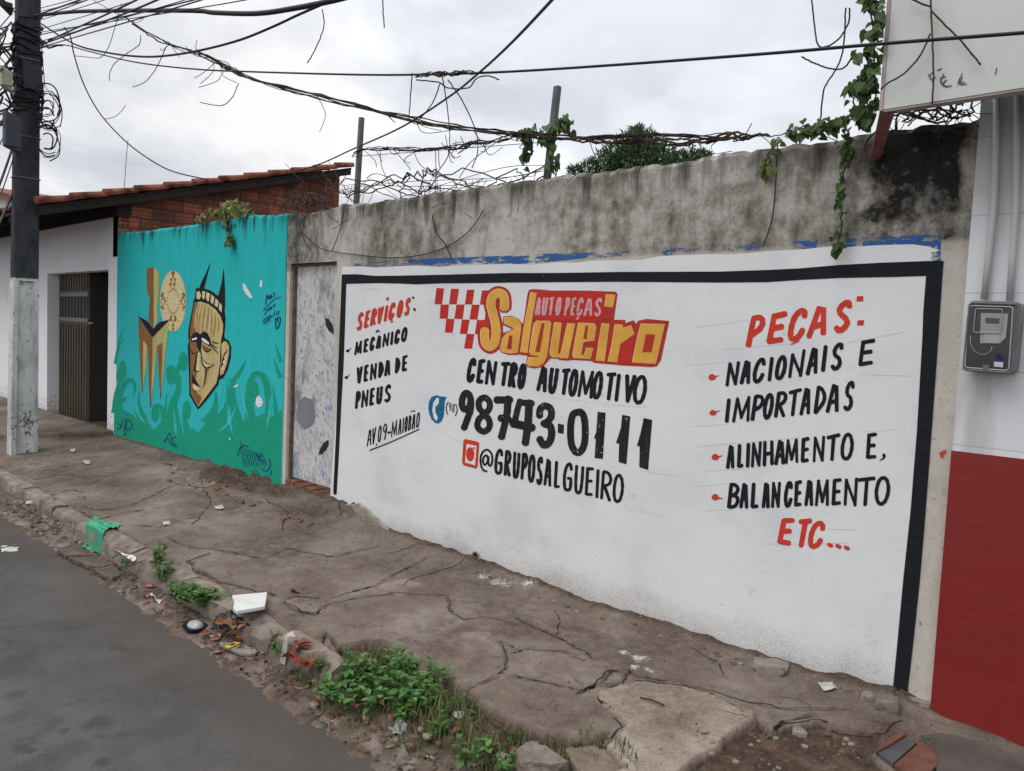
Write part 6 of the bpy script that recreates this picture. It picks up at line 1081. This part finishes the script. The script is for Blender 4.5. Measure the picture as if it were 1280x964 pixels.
# fallen kerbstone, gutter slabs
TXD = bpy.data.textures.new('rough', 'CLOUDS'); TXD.noise_scale = .035; TXD.noise_depth = 3
def slab_px(name, px, th, mat, lab, cat, lift=.0, bev=.008, group=None, tilt=(0, 0), zf=None):
    v = [gq(*a_) if zf is None else gp(*a_, zf) for a_ in px]; z = sum(a_.z for a_ in v)/len(v); c = sum(v, Vector())/len(v)
    mb = MB(); mb.prism([Vector((a_.x, a_.y, z-th*.6+lift+(a_.x-c.x)*tilt[0]+(a_.y-c.y)*tilt[1])) for a_ in v], (0, 0, th)); o = mb.build(name, mat, None, bevel=bev, tri=True)
    if th > .025: sb = o.modifiers.new('sub', 'SUBSURF'); sb.subdivision_type = 'SIMPLE'; sb.levels = sb.render_levels = 4; dm = o.modifiers.new('d', 'DISPLACE'); dm.texture = TXD; dm.strength = .018; dm.texture_coords = 'LOCAL'
    return tag(o, lab, cat, group)
slab_px('kerbstone', [(644,956),(660,941),(672,940),(690,952),(712,967),(690,975),(650,975)], .09, M_KERB, 'broken kerbstone lying loose at the bottom edge of the picture', 'kerbstone', .02, .012)
slab_px('broken_slab', [(705,945),(735,938),(762,945),(786,962),(770,975),(720,970)], .05, flat_mat('brown_concrete', (.19, .145, .115), .95, var=.3, vscale=10, bmp=.4), 'low broken concrete piece in front of the pale slab', 'slab', -.012, .01)
M_GS = flat_mat('gutter_concrete', (.105, .083, .070), .95, var=.35, vscale=9, bmp=.5)
for px, lab in [([(72,690),(88,684),(118,683),(139,692),(128,697),(105,697),(82,698)], 'broken gutter slab nearest the green bag'), ([(84,700),(108,699),(133,698),(144,708),(128,712),(112,711)], 'middle broken gutter slab beside the road'), ([(115,714),(145,710),(152,722),(140,726),(128,722)], 'gutter slab below the white card'), ([(232,768),(250,760),(272,765),(262,775),(240,776)], 'gutter slab left of the black bag'), ([(205,752),(226,750),(244,758),(230,764),(212,762)], 'gutter slab beneath the low weeds'), ([(300,795),(322,786),(338,797),(326,806),(306,806)], 'gutter slab behind the shoe sole'), ([(172,730),(190,726),(208,738),(196,744),(182,742)], 'gutter slab below the tall weed')]: slab_px('broken_slab', px, .03, M_GS, lab, 'slab', .010, .006, zf=-.185)
M_TC = flat_mat('terracotta_tile', (.14, .062, .042), .8, var=.3, vscale=20); M_TG = flat_mat('dark_grey_tile', (.075, .078, .082), .7, var=.2)
slab_px('paving_tile', [(1092,952),(1133,924),(1146,931),(1116,961)], .02, M_TG, 'dark grey paving tile between two terracotta strips', 'tile', .012, .002); slab_px('paving_tile', [(1117,962),(1148,932),(1168,938),(1172,962),(1150,985)], .02, M_TC, 'terracotta paving tile right of the dark grey tile', 'tile', .010, .002); slab_px('paving_tile', [(1095,946),(1112,925),(1130,917),(1132,922),(1110,938)], .02, M_TC, 'narrow terracotta strip left of the dark grey tile', 'tile', .008, .002)
v = [gq(*a_) for a_ in [(1141,903),(1182,905),(1225,925),(1280,942),(1400,985),(1400,1100),(1172,1010),(1168,935),(1150,928)]]; mb = MB(); mb.prism([Vector((a_.x, a_.y, -.05)) for a_ in v], (0, 0, .062)); tag(mb.build('shop_apron', flat_mat('grey_brown_cement', (.095, .082, .072), .9, var=.35, vscale=5, bmp=.3), None, bevel=.006), kind='structure')
# loose litter and grit too fine to count
gl_ = MB(); rs_ = random.Random(11)
for _ in range(900):
    u = rs_.random(); x = -8.6+u*6.9; y = -1.49-.14*rs_.random()**1.3; p_ = Vector((x, y, ZN(x, y)+.004)); a_ = rs_.random()*6.28; l_ = rs_.uniform(.008, .032); d = Vector((cos(a_), sin(a_), rs_.uniform(-.2, .4)))*l_; s_ = Vector((-sin(a_), cos(a_), rs_.uniform(-.4, .4)))*l_*rs_.uniform(.12, .45)
    gl_.add([p_-d, p_+s_, p_+d+Vector((0, 0, l_*.3)), p_-s_], [(0, 1, 2), (0, 2, 3)])
tag(gl_.build('leaf_litter', m_leaf('litter_leaf', (.035, .022, .014), (.20, .13, .085), .05), None), 'fine brown leaf litter lying along the gutter', 'leaf litter', kind='stuff')
gl_ = MB()
for _ in range(1500):
    if rs_.random() < .55: x = rs_.uniform(-9.3, -.9); y = -abs(rs_.gauss(0, .10))-.01
    else: x = rs_.uniform(-5, -.3); y = rs_.uniform(-1.3, -.05)
    p_ = Vector((x, y, ZN(x, y))); h_ = rs_.uniform(.003, .010); q_ = [p_+Vector((cos(t+h_*900)*h_, sin(t+h_*900)*h_, -.001)) for t in (0, 2.1, 4.2)]; gl_.add(q_+[p_+Vector((0, 0, h_*.9))], [(0, 1, 3), (1, 2, 3), (2, 0, 3)])
tag(gl_.build('grit', m_leaf('grit_mix', (.07, .05, .038), (.26, .20, .16), .0), None), 'loose grit and crumbs scattered over the sidewalk along the walls', 'grit', kind='stuff')
# twigs
for pts, lab in [([(383,661),(395,654),(404,649)], 'dry root twig on the sidewalk below the door'), ([(418,665),(424,655),(428,648),(436,640)], 'dry root curling at the broken corner of the wall'), ([(375,655),(386,648),(398,652)], 'short dry twig in the door rubble'), ([(140,700),(158,688),(160,682)], 'bent dry stick against the white card'), ([(148,712),(165,709),(186,700)], 'pale dry stalk in the gutter under the white card'), ([(1083,960),(1078,950),(1070,944)], 'little twig on the red dirt'), ([(830,885),(815,879),(800,876)], 'thin twig lying on the pale slab'), ([(232,705),(250,698),(262,694)], 'thin stalk beside the tall weed')]:
    P3 = [gq(*a_)+Vector((0, 0, .012)) for a_ in pts]; mb = MB(); mb.tube(cat_rom(P3, 4) if len(P3) > 2 else P3, .004, 5); tag(mb.build('twig', M_TWIG, None), lab, 'twig')
